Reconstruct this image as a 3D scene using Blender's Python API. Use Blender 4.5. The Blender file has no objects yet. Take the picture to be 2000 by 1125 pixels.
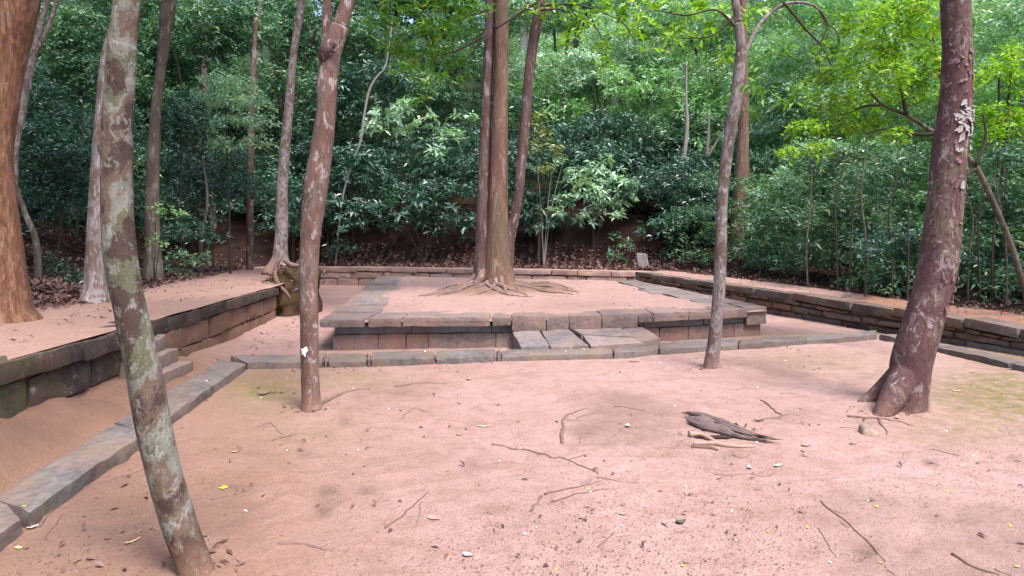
import bpy, math, random
import numpy as np
from mathutils import Vector

SC = bpy.context.scene
COL = SC.collection
RNG = np.random.default_rng(7)
random.seed(7)
R = math.radians

# ------------------------------------------------------------------ camera
F, HZ, CZ = 1150.0, 475.0, 1.6        # focal length and horizon row for a 2000 px wide frame, eye height
cam = bpy.data.cameras.new('camera')
cam.sensor_width = 36.0
cam.lens = 36.0 * F / 2000.0
cam.shift_y = (HZ - 562.5) / 2000.0
cam.clip_start = 0.05
cam.clip_end = 2000.0
camo = bpy.data.objects.new('camera', cam)
camo.location = (0, 0, CZ)
camo.rotation_euler = (R(90), 0, 0)
COL.objects.link(camo)
SC.camera = camo

# ------------------------------------------------------------------ sky, sun, exposure
SUN_EL, SUN_AZ = 62.0, 145.0           # azimuth measured from +Y towards +X
w = bpy.data.worlds.new('World')
SC.world = w
w.use_nodes = True
wn = w.node_tree.nodes
bg = wn['Background']
sky = wn.new('ShaderNodeTexSky')
sky.sky_type = 'NISHITA'
sky.sun_disc = False
sky.sun_elevation = R(SUN_EL)
sky.sun_rotation = R(SUN_AZ)
sky.air_density = 1.0
sky.dust_density = 3.0
sky.ozone_density = 1.0
w.node_tree.links.new(sky.outputs['Color'], bg.inputs['Color'])
bg.inputs['Strength'].default_value = 0.15
sl = bpy.data.lights.new('sun', 'SUN')
sl.energy = 1.8
sl.angle = R(16)
sl.color = (1.0, 0.94, 0.89)
so = bpy.data.objects.new('sun', sl)
so.location = (8, 2, 14)
so.rotation_euler = Vector((-math.sin(R(SUN_AZ)) * math.cos(R(SUN_EL)), -math.cos(R(SUN_AZ)) * math.cos(R(SUN_EL)), -math.sin(R(SUN_EL)))).to_track_quat('-Z', 'Y').to_euler()
COL.objects.link(so)
vs = SC.view_settings
vs.view_transform = 'Standard'
vs.look = 'None'
vs.gamma = 1.0
vs.exposure = 1.78
SC.cycles.use_denoising = True
SC.cycles.max_bounces = 6
SC.cycles.diffuse_bounces = 4
SC.cycles.glossy_bounces = 2
SC.cycles.transmission_bounces = 3

# ------------------------------------------------------------------ small helpers
def pp(x, y, d):
    """point seen at photo pixel x, y, standing d metres ahead"""
    return np.array(((x - 1000) / F * d, d, CZ - (y - HZ) / F * d))

def gp(x, y, z=0.0):
    """point of the level z seen at photo pixel x, y"""
    return pp(x, y, (CZ - z) * F / (y - HZ))

def _h(ix, iy, iz, s):
    n = (ix * 374761393 + iy * 668265263 + iz * 2147483647 + s * 974634777) & 0xFFFFFFFF
    n = ((n ^ (n >> 13)) * 1274126177) & 0xFFFFFFFF
    n = n ^ (n >> 16)
    return (n & 0xFFFFFF) / float(0xFFFFFF)

def vnoise(p, s=0):
    p = np.asarray(p, float)
    i = np.floor(p).astype(np.int64)
    f = p - i
    f = f * f * (3 - 2 * f)
    out = 0
    for dx in (0, 1):
        for dy in (0, 1):
            for dz in (0, 1):
                wgt = (f[..., 0] if dx else 1 - f[..., 0]) * (f[..., 1] if dy else 1 - f[..., 1]) * (f[..., 2] if dz else 1 - f[..., 2])
                out = out + wgt * _h(i[..., 0] + dx, i[..., 1] + dy, i[..., 2] + dz, s)
    return out * 2 - 1

def fbm(p, o=4, s=0):
    a, t, r = 1.0, 0, 0.0
    p = np.asarray(p, float)
    for k in range(o):
        t = t + a * vnoise(p * 2 ** k, s + k)
        r += a
        a *= .5
    return t / r

def sstep(a, b, x):
    t = np.clip((x - a) / (b - a), 0, 1)
    return t * t * (3 - 2 * t)

def unit(v):
    return v / np.maximum(np.linalg.norm(v, axis=-1, keepdims=True), 1e-9)

def tag(o, label=None, cat=None, group=None, kind=None):
    if label: o['label'] = label
    if cat: o['category'] = cat
    if group: o['group'] = group
    if kind: o['kind'] = kind
    return o

def thing(name, label, cat, loc, group=None):
    o = bpy.data.objects.new(name, None)
    o.empty_display_size = .2
    o.location = tuple(float(c) for c in loc)
    COL.objects.link(o)
    return tag(o, label, cat, group)

def root_loc(o):
    v = np.zeros(3)
    while o is not None:
        v += np.array(o.location)
        o = o.parent
    return v

def mk(name, V, Fs, m, parent=None, smooth=True, loc=None, mats=None, midx=None, attrs=None):
    """one mesh object from world-space vertices; Fs is a list of (n,k) index arrays"""
    V = np.asarray(V, np.float64)
    if not isinstance(Fs, (list, tuple)): Fs = [Fs]
    Fs = [np.asarray(f, np.int32) for f in Fs if len(f)]
    off = root_loc(parent) if parent is not None else (np.array(loc, float) if loc is not None else np.zeros(3))
    me = bpy.data.meshes.new(name)
    me.vertices.add(len(V))
    me.vertices.foreach_set('co', (V - off).astype(np.float32).ravel())
    nl = sum(f.size for f in Fs)
    nf = sum(len(f) for f in Fs)
    me.loops.add(nl)
    me.loops.foreach_set('vertex_index', np.concatenate([f.ravel() for f in Fs]))
    me.polygons.add(nf)
    st, c = [], 0
    for f in Fs:
        k = f.shape[1]
        st.append(np.arange(len(f), dtype=np.int32) * k + c)
        c += f.size
    me.polygons.foreach_set('loop_start', np.concatenate(st))
    me.polygons.foreach_set('use_smooth', np.full(nf, smooth))
    for mm in (mats or [m]): me.materials.append(mm)
    if midx is not None: me.polygons.foreach_set('material_index', np.asarray(midx, np.int32))
    for an, av in (attrs or {}).items():
        at = me.attributes.new(an, 'FLOAT', 'POINT')
        at.data.foreach_set('value', np.asarray(av, np.float32))
    me.update()
    me.validate()
    o = bpy.data.objects.new(name, me)
    COL.objects.link(o)
    if parent is not None: o.parent = parent
    elif loc is not None: o.location = tuple(float(c) for c in loc)
    return o

class MB:
    """collects pieces of one mesh"""
    def __init__(s): s.V, s.Q, s.T, s.n = [], [], [], 0
    def add(s, V, Fs):
        for f in (Fs if isinstance(Fs, (list, tuple)) else [Fs]):
            f = np.asarray(f)
            if not len(f): continue
            (s.Q if f.shape[1] == 4 else s.T).append(f + s.n)
        s.V.append(V)
        s.n += len(V)
        return s
    def make(s, name, m, parent=None, **k):
        fs = []
        if s.Q: fs.append(np.concatenate(s.Q))
        if s.T: fs.append(np.concatenate(s.T))
        return mk(name, np.concatenate(s.V), fs, m, parent, **k)

# ------------------------------------------------------------------ shapes
def spline(P, step):
    """Catmull-Rom through rows of P (any width), about step metres apart"""
    P = np.asarray(P, float)
    if len(P) == 2: P = np.vstack([P[0], (P[0] + P[1]) / 2, P[1]])
    E = np.vstack([2 * P[0] - P[1], P, 2 * P[-1] - P[-2]])
    out = []
    for i in range(1, len(E) - 2):
        L = np.linalg.norm(E[i + 1][:3] - E[i][:3])
        n = max(2, int(L / step))
        t = np.linspace(0, 1, n, endpoint=False)[:, None]
        a, b, c, d = E[i - 1], E[i], E[i + 1], E[i + 2]
        out.append(.5 * ((2 * b) + (-a + c) * t + (2 * a - 5 * b + 4 * c - d) * t ** 2 + (-a + 3 * b - 3 * c + d) * t ** 3))
    out.append(E[-2][None])
    return np.vstack(out)

def tube(P, sides=10, step=.1, rough=.06, seed=0, flare=0.0, flare_h=.3, lobes=4, freq=1.0, squash=1.0):
    """P rows (x, y, z, radius); closed ends. Returns V, [quads, tris]"""
    S = spline(P, step)
    C, rad = S[:, :3], np.maximum(S[:, 3], 1e-4)
    T = unit(np.gradient(C, axis=0))
    ref = np.array((0., 1, 0)) if abs(T[0][1]) < .9 else np.array((1., 0, 0))
    U = np.zeros_like(C)
    u = unit(np.cross(np.cross(T[0], ref), T[0]))
    for i in range(len(C)):
        u = unit(u - T[i] * np.dot(u, T[i]))
        U[i] = u
    Wv = np.cross(T, U)
    a = np.linspace(0, 2 * np.pi, sides, endpoint=False)
    hgt = np.concatenate([[0], np.cumsum(np.linalg.norm(np.diff(C, axis=0), axis=1))])
    ca, sa = np.cos(a)[None, :, None], np.sin(a)[None, :, None]
    D = U[:, None] * ca + Wv[:, None] * sa * squash
    k = rad[:, None]
    if rough:
        q = C[:, None] + D * rad[:, None, None]
        fr = freq / np.maximum(rad.mean(), .01)
        k = k * (1 + rough * fbm(q * fr * np.array((1, 1, .45)), 4, seed) + rough * .8 * fbm(q * fr * np.array((.3, .3, .25)) + 9, 2, seed + 5))
    if flare:
        ph = seed * 1.7
        lob = .55 + .45 * np.cos(lobes * a + ph)[None] + .25 * np.cos((lobes + 2) * a + ph * 2)[None]
        k = k * (1 + flare * np.exp(-hgt / flare_h)[:, None] * lob)
    V = C[:, None] + D * k[..., None]
    n = len(C)
    V = V.reshape(-1, 3)
    i = np.arange(n - 1)[:, None] * sides
    j = np.arange(sides)[None]
    j2 = (j + 1) % sides
    Q = np.stack([i + j, i + j2, i + sides + j2, i + sides + j], -1).reshape(-1, 4)
    V = np.vstack([V, C[0], C[-1]])
    jj = np.arange(sides)
    t0 = np.stack([(jj + 1) % sides, jj, np.full(sides, n * sides)], -1)
    t1 = np.stack([(n - 1) * sides + jj, (n - 1) * sides + (jj + 1) % sides, np.full(sides, n * sides + 1)], -1)
    return V, [Q, np.vstack([t0, t1])]

def pxtube(rows, d, **k):
    """rows of (px, py, width in px[, depth]) in the photo -> tube rows, real size at depth d"""
    out = []
    for r in rows:
        dd = r[3] if len(r) > 3 else d
        out.append(np.append(pp(r[0], r[1], dd), r[2] / 2 / F * dd))
    return np.array(out)

def stone(b4, t4, r=.03, amp=.012, seed=0, cell=.06, freq=5.0):
    """irregular rounded block between four bottom and four top corners (same winding)"""
    b4, t4 = np.asarray(b4, float), np.asarray(t4, float)
    L = max(np.linalg.norm(b4[1] - b4[0]), .02)
    Wd = max(np.linalg.norm(b4[3] - b4[0]), .02)
    Hh = max(np.linalg.norm(t4[0] - b4[0]), .02)
    dims = np.array((L, Wd, Hh))
    ns = np.clip((dims / cell).astype(int), 3, 26)
    V, Q, off = [], [], 0
    for ax in range(3):
        u, v = (ax + 1) % 3, (ax + 2) % 3
        for side in (0, 1):
            gu, gv = np.meshgrid(np.linspace(0, 1, ns[u] + 1), np.linspace(0, 1, ns[v] + 1), indexing='ij')
            P = np.zeros(gu.shape + (3,))
            P[..., u], P[..., v], P[..., ax] = gu, gv, side
            a, b = gu.shape
            i = (np.arange(a - 1)[:, None] * b + np.arange(b - 1)[None]).ravel() + off
            q = np.stack([i, i + b, i + b + 1, i + 1], -1)
            Q.append(q if side else q[:, ::-1])
            V.append(P.reshape(-1, 3))
            off += a * b
    P = np.vstack(V)
    X = P * dims
    rr = min(r, dims.min() * .45)
    inner = np.clip(X, rr, dims - rr)
    X = inner + unit(X - inner + 1e-12) * rr * (np.linalg.norm(X - inner, axis=1, keepdims=True) > 1e-9)
    u, v, ww = (X / dims).T[:, :, None]
    bot = b4[0] * (1 - u) * (1 - v) + b4[1] * u * (1 - v) + b4[2] * u * v + b4[3] * (1 - u) * v
    top = t4[0] * (1 - u) * (1 - v) + t4[1] * u * (1 - v) + t4[2] * u * v + t4[3] * (1 - u) * v
    Wp = bot * (1 - ww) + top * ww
    nz = np.stack([fbm(Wp * freq + 31 * k + seed * 3.1, 3, seed + k) for k in range(3)], -1)
    Wp = Wp + nz * amp * 2
    return Wp, np.vstack(Q)

def leaves(P, A, n, L, Wr, rng, tilt=62, tsd=16, droop=.25, bend=.14, spread=None):
    """whorls of n two-faced folded leaves at points P about axes A"""
    m = len(P)
    A = unit(np.asarray(A, float))
    ref = np.where(np.abs(A[:, 2:3]) < .9, np.array([[0., 0, 1]]), np.array([[1., 0, 0]]))
    U = unit(np.cross(A, ref))
    Vv = np.cross(A, U)
    phi = (np.arange(n)[None] / n * 2 * np.pi + rng.uniform(0, 6.28, (m, 1)) + rng.normal(0, .3, (m, n)))[..., None]
    th = np.radians(rng.normal(tilt, tsd, (m, n)))[..., None]
    D = np.cos(th) * A[:, None] + np.sin(th) * (np.cos(phi) * U[:, None] + np.sin(phi) * Vv[:, None])
    D[..., 2] -= droop * rng.uniform(.3, 1.4, (m, n))
    D = unit(D)
    Nn = unit(A[:, None] - D * (A[:, None] * D).sum(-1, keepdims=True) + rng.normal(0, .25, (m, n, 3)))
    S = unit(np.cross(D, Nn))
    l = (L * rng.uniform(.55, 1.2, (m, n)))[..., None]
    if spread is None: spread = 0.0 if n >= 7 else (.9 if n > 1 else 0.0)
    b = P[:, None] + D * l * .06 + rng.normal(0, L * .07, (m, n, 3)) - A[:, None] * (rng.uniform(-.3, 1, (m, n, 1)) * spread * L)
    mid = b + D * l * .45
    hw = l * Wr * .5 * rng.uniform(.8, 1.2, (m, n, 1))
    a1 = mid + S * hw + Nn * l * .05
    a2 = mid - S * hw + Nn * l * .05
    tip = b + D * l
    tip[..., 2:3] -= bend * l
    V = np.stack([b, a1, tip, a2], 2).reshape(-1, 3)
    i = np.arange(m * n)[:, None] * 4
    T = np.concatenate([i + np.array([[0, 1, 2]]), i + np.array([[0, 2, 3]])], 1).reshape(-1, 3)
    return V, T

def clump_points(c, r, m, rng, low=-.35):
    """twig tips through the outer part of an ellipsoid, more of them on top"""
    d = unit(rng.normal(0, 1, (m * 3, 3)))
    d = d[d[:, 2] > low + rng.uniform(-.3, .3, len(d))][:m]
    f = rng.uniform(.35, 1.0, (len(d), 1)) ** .6
    wob = 1 + .35 * fbm(d * 1.7 + np.asarray(c) * .7, 2, 3)[:, None]
    P = np.asarray(c) + d * f * wob * np.asarray(r)
    A = unit(d * .55 + np.array((0, 0, .75)) + rng.normal(0, .35, d.shape))
    return P, A
# ------------------------------------------------------------------ materials
class NT:
    def __init__(s, name):
        s.m = bpy.data.materials.new(name)
        s.m.use_nodes = True
        s.t = s.m.node_tree
        s.b = s.t.nodes['Principled BSDF']
        s.out = s.t.nodes['Material Output']
    def n(s, typ, props=None, **ins):
        nd = s.t.nodes.new(typ)
        for k, v in (props or {}).items(): setattr(nd, k, v)
        for k, v in ins.items():
            s.set(nd, k.replace('_', ' ') if k.replace('_', ' ') in nd.inputs else k, v)
        return nd
    def set(s, nd, k, v):
        i = nd.inputs[k]
        if hasattr(v, 'links') or isinstance(v, bpy.types.NodeSocket): s.t.links.new(v, i)
        elif isinstance(v, (tuple, list)) and len(v) == 3 and i.type == 'RGBA': i.default_value = (*v, 1)
        else: i.default_value = v
    def obj(s, scale=(1, 1, 1)):
        tc = s.n('ShaderNodeTexCoord')
        mp = s.n('ShaderNodeMapping')
        s.t.links.new(tc.outputs['Object'], mp.inputs['Vector'])
        mp.inputs['Scale'].default_value = scale
        return mp.outputs[0]
    def noise(s, vec, scale, detail=4, rough=.55, dist=0.0):
        return s.n('ShaderNodeTexNoise', Vector=vec, Scale=scale, Detail=detail, Roughness=rough, Distortion=dist).outputs[0]
    def ramp(s, fac, stops, mode='LINEAR'):
        r = s.n('ShaderNodeValToRGB')
        cr = r.color_ramp
        cr.interpolation = mode
        while len(cr.elements) < len(stops): cr.elements.new(.5)
        for e, (p, c) in zip(cr.elements, stops):
            e.position = p
            e.color = (*c, 1) if isinstance(c, (tuple, list)) else (c, c, c, 1)
        s.t.links.new(fac, r.inputs[0])
        return r.outputs[0]
    def mix(s, fac, a, b, mode='MIX'):
        x = s.t.nodes.new('ShaderNodeMix')
        x.data_type = 'RGBA'
        x.blend_type = mode
        for i, v in ((0, fac), (6, a), (7, b)):
            if isinstance(v, bpy.types.NodeSocket): s.t.links.new(v, x.inputs[i])
            elif isinstance(v, (tuple, list)): x.inputs[i].default_value = (*v, 1)
            else: x.inputs[i].default_value = v
        return x.outputs[2]
    def math(s, op, a, b=0.0):
        x = s.n('ShaderNodeMath', {'operation': op})
        for i, v in enumerate((a, b)):
            if isinstance(v, bpy.types.NodeSocket): s.t.links.new(v, x.inputs[i])
            else: x.inputs[i].default_value = v
        return x.outputs[0]
    def attr(s, name):
        return s.n('ShaderNodeAttribute', {'attribute_name': name}).outputs['Fac']
    def upness(s):
        g = s.n('ShaderNodeNewGeometry')
        sp = s.n('ShaderNodeSeparateXYZ')
        s.t.links.new(g.outputs['Normal'], sp.inputs[0])
        return sp.outputs[2]
    def bump(s, h, strength=.4, dist=.01, prev=None):
        b = s.n('ShaderNodeBump', Height=h, Strength=strength, Distance=dist)
        if prev is not None: s.t.links.new(prev, b.inputs['Normal'])
        return b.outputs[0]
    def done(s, col, rough=.85, nrm=None, spec=.3):
        s.set(s.b, 'Base Color', col)
        s.set(s.b, 'Roughness', rough)
        s.set(s.b, 'Specular IOR Level', spec)
        if nrm is not None: s.t.links.new(nrm, s.b.inputs['Normal'])
        return s.m

def m_plain(name, c, rough=.8, var=.25, scale=14, spec=.3):
    q = NT(name)
    v = q.noise(q.obj(), scale, 4)
    col = q.mix(v, tuple(x * (1 - var) for x in c), tuple(min(1, x * (1 + var)) for x in c))
    return q.done(col, rough, q.bump(v, .3, .005), spec)

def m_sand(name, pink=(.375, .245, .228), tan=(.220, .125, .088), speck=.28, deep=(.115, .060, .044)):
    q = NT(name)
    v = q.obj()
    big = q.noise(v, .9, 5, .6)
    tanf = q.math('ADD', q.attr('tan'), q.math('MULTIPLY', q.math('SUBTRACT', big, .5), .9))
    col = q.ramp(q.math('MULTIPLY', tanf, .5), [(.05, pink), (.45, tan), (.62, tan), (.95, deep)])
    mid = q.noise(v, 5.5, 6, .65)
    col = q.mix(q.ramp(mid, [(.36, .35), (.54, 0.)]), col, tuple(x * .85 for x in tan))
    scuff = q.noise(q.obj((1, 2.6, 1)), 2.3, 8, .72, .6)
    col = q.mix(q.ramp(scuff, [(.52, 0.), (.68, .55)]), col, (.20, .115, .09))
    grain = q.noise(v, 85, 3, .7)
    col = q.mix(q.ramp(grain, [(.30, .8), (.52, 0.)]), col, (.15, .085, .068))
    g2 = q.noise(v, 170, 2, .6)
    col = q.mix(q.ramp(g2, [(.30, .7), (.45, 0.)]), col, (.10, .06, .05))
    col = q.mix(q.ramp(grain, [(.62, 0.), (.8, .45)]), col, (.70, .48, .42))
    vo = q.n('ShaderNodeTexVoronoi', Vector=v, Scale=34.0)
    msk = q.math('MULTIPLY', q.ramp(vo.outputs['Distance'], [(.10, 1.), (.24, 0.)]), q.ramp(q.noise(v, 3.1, 3), [(.47, 0.), (.62, speck)]))
    col = q.mix(msk, col, (.10, .055, .045))
    mo = q.math('MULTIPLY', q.attr('moss'), q.ramp(q.noise(v, 7, 6, .7), [(.32, 0.), (.62, 1.)]))
    col = q.mix(mo, col, (.145, .125, .045))
    st = q.math('MULTIPLY', q.attr('dark'), q.ramp(q.noise(v, 22, 4, .7), [(.25, .4), (.6, 1.)]))
    col = q.mix(st, col, (.12, .075, .06))
    h = q.math('ADD', q.math('MULTIPLY', grain, .25), q.math('MULTIPLY', q.noise(v, 19, 6, .7), .8))
    return q.done(col, .92, q.bump(h, .9, .025), .15)

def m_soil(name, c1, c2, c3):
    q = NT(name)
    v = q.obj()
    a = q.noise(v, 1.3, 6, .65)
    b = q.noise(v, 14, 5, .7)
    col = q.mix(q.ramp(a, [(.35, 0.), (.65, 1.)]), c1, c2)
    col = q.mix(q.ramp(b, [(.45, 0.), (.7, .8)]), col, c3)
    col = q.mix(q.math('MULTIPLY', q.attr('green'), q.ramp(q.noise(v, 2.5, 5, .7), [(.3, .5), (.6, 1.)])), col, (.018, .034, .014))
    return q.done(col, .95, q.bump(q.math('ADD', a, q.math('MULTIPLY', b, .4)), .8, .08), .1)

def m_bark(name, stops, scale=3.0, stretch=.45, spots=None, spot_scale=9, spot_amt=.5, dist=1.2, bump=.6, streak=.35, plates=0, foot=None):
    """stops: (position, colour) patches of bark and lichen; spots: pale lichen dots"""
    q = NT(name)
    v = q.obj((1, 1, stretch))
    v2 = q.obj((1, 1, .16))
    n1 = q.noise(v, scale, 10, .64, dist * .5)
    col = q.ramp(n1, stops)
    fine = q.noise(v, scale * 9, 6, .7)
    col = q.mix(q.ramp(fine, [(.3, streak), (.58, 0.)]), col, (.035, .025, .022))
    st = q.noise(v2, 30, 5, .65)
    col = q.mix(q.ramp(st, [(.35, streak), (.6, 0.)]), col, tuple(x * .35 for x in stops[len(stops) // 2][1]), 'MIX')
    if spots:
        vo = q.noise(v, spot_scale, 5, .75, .6)
        col = q.mix(q.ramp(vo, [(.56, 0.), (.60, spot_amt)]), col, spots)
    if foot:
        z = q.n('ShaderNodeSeparateXYZ')
        q.t.links.new(q.obj(), z.inputs[0])
        f = q.math('ADD', z.outputs[2], q.math('MULTIPLY', q.math('SUBTRACT', n1, .5), .9))
        col = q.mix(q.ramp(f, [(.0, .7), (.24, 0.)]), col, tuple(x * .7 for x in foot))
    h = q.math('ADD', q.math('MULTIPLY', n1, .6), q.math('ADD', q.math('MULTIPLY', fine, .5), q.math('MULTIPLY', st, .5)))
    if plates:
        dv = q.n('ShaderNodeVectorMath', {'operation': 'ADD'})
        q.t.links.new(v, dv.inputs[0])
        wob = q.n('ShaderNodeTexNoise', Vector=v, Scale=11.0, Detail=3.0)
        sc_ = q.n('ShaderNodeVectorMath', {'operation': 'SCALE'}, Scale=.11)
        q.t.links.new(wob.outputs['Color'], sc_.inputs[0])
        q.t.links.new(sc_.outputs[0], dv.inputs[1])
        vo = q.n('ShaderNodeTexVoronoi', {'feature': 'F1'}, Vector=dv.outputs[0], Scale=plates)
        ve = q.n('ShaderNodeTexVoronoi', {'feature': 'DISTANCE_TO_EDGE'}, Vector=dv.outputs[0], Scale=plates)
        sp = q.n('ShaderNodeSeparateColor')
        q.t.links.new(vo.outputs['Color'], sp.inputs[0])
        col = q.mix(q.ramp(sp.outputs[0], [(.0, .55), (.5, 0.)]), col, (.075, .038, .04))
        col = q.mix(q.ramp(ve.outputs['Distance'], [(.0, .6), (.06, 0.)]), col, (.05, .026, .026))
        h = q.math('ADD', q.math('MULTIPLY', h, .4), q.math('MULTIPLY', sp.outputs[0], 1.2))
    return q.done(col, .88, q.bump(h, bump, .03), .2)

def m_stone(name, c1, c2, soil=(.30, .16, .10), soil_amt=.5, moss=(.12, .14, .04), moss_amt=.3, lichen=.35, rough=.85):
    q = NT(name)
    v = q.obj()
    oi = q.n('ShaderNodeObjectInfo').outputs['Random']
    a = q.noise(v, 2.2, 6, .6)
    b = q.noise(v, 18, 6, .7)
    col = q.mix(q.ramp(q.math('ADD', a, q.math('MULTIPLY', q.math('SUBTRACT', oi, .5), .35)), [(.3, 0.), (.7, 1.)]), c1, c2)
    col = q.mix(q.ramp(b, [(.35, .6), (.6, 0.)]), col, tuple(x * .45 for x in c1))
    col = q.mix(q.ramp(q.noise(v, 42, 3, .7), [(.6, 0.), (.75, .35)]), col, tuple(min(1, x * 1.8) for x in c2))
    s = q.math('MULTIPLY', q.ramp(q.noise(v, 1.6, 5, .6, .4), [(.42, 0.), (.66, 1.)]), soil_amt)
    col = q.mix(s, col, soil)
    l = q.ramp(q.noise(v, 9, 6, .75, .8), [(.6, 0.), (.66, lichen)])
    col = q.mix(l, col, (.36, .37, .33))
    mo = q.math('MULTIPLY', q.ramp(q.noise(v, 1.9, 6, .7, .5), [(.5, 0.), (.68, 1.)]), moss_amt)
    col = q.mix(mo, col, moss)
    h = q.math('ADD', a, q.math('MULTIPLY', b, .5))
    return q.done(col, rough, q.bump(h, .7, .02), .25)

def m_leaf(name, dark, light, trans=.3, rough=.38, spec=.5, yellow=None, yamt=.04):
    q = NT(name)
    g = q.n('ShaderNodeNewGeometry')
    rnd = g.outputs['Random Per Island']
    big = q.noise(q.obj(), .7, 3)
    f = q.math('ADD', q.math('MULTIPLY', rnd, .75), q.math('MULTIPLY', q.math('SUBTRACT', big, .4), .9))
    col = q.mix(q.ramp(f, [(.1, 0.), (.9, 1.)]), dark, light)
    if yellow:
        col = q.mix(q.ramp(rnd, [(1 - yamt - .01, 0.), (1 - yamt, 1.)]), col, yellow)
    q.set(q.b, 'Base Color', col)
    q.set(q.b, 'Roughness', rough)
    q.set(q.b, 'Specular IOR Level', spec)
    tr = q.n('ShaderNodeBsdfTranslucent')
    q.t.links.new(q.mix(1.0, col, (1.15, 1.3, .55), 'MULTIPLY'), tr.inputs[0])
    ms = q.n('ShaderNodeMixShader')
    ms.inputs[0].default_value = trans
    q.t.links.new(q.b.outputs[0], ms.inputs[1])
    q.t.links.new(tr.outputs[0], ms.inputs[2])
    q.t.links.new(ms.outputs[0], q.out.inputs[0])
    return q.m

M = {}
M['sand'] = m_sand('sand')
M['path_sand'] = m_sand('path_sand', (.365, .238, .220), (.26, .155, .115), .4)
M['orange_sand'] = m_sand('orange_sand', (.30, .165, .115), (.24, .125, .085), .4)
M['hill_soil'] = m_soil('hill_soil', (.016, .008, .007), (.030, .015, .012), (.013, .009, .007))  # darkened to carry the shade under the overhanging shrubs
M['earth'] = m_soil('earth', (.055, .032, .02), (.095, .052, .034), (.04, .048, .012))
M['root_soil'] = m_soil('root_soil', (.15, .088, .075), (.22, .13, .11), (.09, .05, .04))
M['kerb_stone'] = m_stone('kerb_stone', (.09, .078, .078), (.165, .143, .14), (.27, .15, .11), .35, (.16, .15, .06), .35, .15)
M['wall_stone'] = m_stone('wall_stone', (.026, .020, .020), (.066, .05, .048), (.13, .066, .047), .4, (.065, .085, .022), .3, .5)
M['mossy_stone'] = m_stone('mossy_stone', (.055, .05, .036), (.095, .085, .06), (.15, .08, .05), .2, (.09, .14, .025), .9, .3)
M['soil_stone'] = m_stone('soil_stone', (.13, .07, .053), (.20, .11, .082), (.22, .115, .08), .7, (.14, .13, .05), .2, .15)
M['back_stone'] = m_stone('back_stone', (.22, .145, .13), (.34, .24, .215), (.40, .22, .17), .45, (.16, .15, .06), .25, .2)
M['rubble_stone'] = m_stone('rubble_stone', (.075, .06, .057), (.17, .135, .125), (.27, .13, .075), .35, (.13, .14, .05), .35, .35)
M['slab_stone'] = m_stone('slab_stone', (.135, .098, .092), (.215, .165, .155), (.30, .18, .145), .5, (.15, .14, .06), .25, .15)
M['base_stone'] = m_stone('base_stone', (.14, .098, .09), (.24, .175, .165), (.22, .105, .075), .6, (.14, .14, .07), .2, .1)
M['band_stone'] = m_stone('band_stone', (.17, .175, .205), (.31, .315, .355), (.18, .10, .085), .55, (.14, .14, .07), .1, .15)
M['paving'] = m_stone('paving', (.115, .096, .098), (.195, .165, .168), (.38, .22, .18), .35, (.17, .16, .07), .35, .1)
M['stele'] = m_stone('stele', (.17, .155, .16), (.27, .25, .255), (.4, .3, .27), .2, (.2, .2, .1), .1, .3)
M['core'] = m_soil('core', (.09, .045, .03), (.15, .07, .045), (.05, .03, .022))
M['mortar'] = m_soil('mortar', (.23, .11, .07), (.32, .165, .11), (.13, .065, .045))
# bark
M['bark_lichen'] = m_bark('bark_lichen', [(.0, (.045, .028, .025)), (.455, (.055, .033, .030)), (.463, (.115, .078, .06)), (.505, (.135, .095, .073)), (.512, (.165, .165, .145)), (.548, (.20, .198, .172)), (.555, (.095, .10, .066)), (.585, (.11, .112, .072)), (.592, (.058, .035, .030)), (1., (.07, .042, .036))], 2.1, .62, (.27, .28, .255), 13, .45, .3, .9, .3, foot=(.34, .185, .13))
M['bark_orange'] = m_bark('bark_orange', [(.0, (.10, .045, .03)), (.42, (.17, .075, .045)), (.5, (.25, .125, .075)), (.56, (.16, .07, .042)), (.62, (.23, .12, .075)), (1., (.30, .17, .11))], 3.2, .22, (.36, .25, .19), 14, .35, 1.5, .8, .6)
M['bark_pale'] = m_bark('bark_pale', [(.0, (.11, .065, .055)), (.46, (.17, .11, .09)), (.50, (.25, .21, .21)), (.56, (.28, .245, .25)), (.60, (.17, .11, .09)), (1., (.21, .14, .12))], 4, .4, (.45, .42, .43), 14, .5, 1, .5, .25)
M['bark_pink'] = m_bark('bark_pink', [(.0, (.08, .045, .038)), (.44, (.135, .075, .062)), (.5, (.185, .108, .092)), (.56, (.17, .13, .115)), (.61, (.11, .062, .052)), (1., (.19, .13, .11))], 4.2, .4, (.42, .38, .38), 17, .55, 1, .7, .35, foot=(.36, .195, .15))
M['bark_dark'] = m_bark('bark_dark', [(.0, (.055, .033, .031)), (.47, (.095, .055, .051)), (.56, (.135, .088, .082)), (1., (.085, .05, .046))], 5, .25, (.36, .30, .32), 10, .5, .8, .6, .35)
M['bark_tan'] = m_bark('bark_tan', [(.0, (.08, .043, .032)), (.44, (.135, .072, .053)), (.53, (.175, .10, .076)), (.58, (.12, .09, .058)), (1., (.19, .115, .09))], 3, .18, (.38, .30, .26), 9, .3, .8, .5, .4)
M['bark_grey'] = m_bark('bark_grey', [(.0, (.075, .055, .048)), (.46, (.125, .09, .08)), (.49, (.21, .175, .17)), (.55, (.24, .205, .20)), (.58, (.13, .10, .085)), (1., (.19, .15, .13))], 6, .5, (.46, .44, .44), 16, .45, 1.2, .5, .25, foot=(.34, .19, .15))
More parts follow.
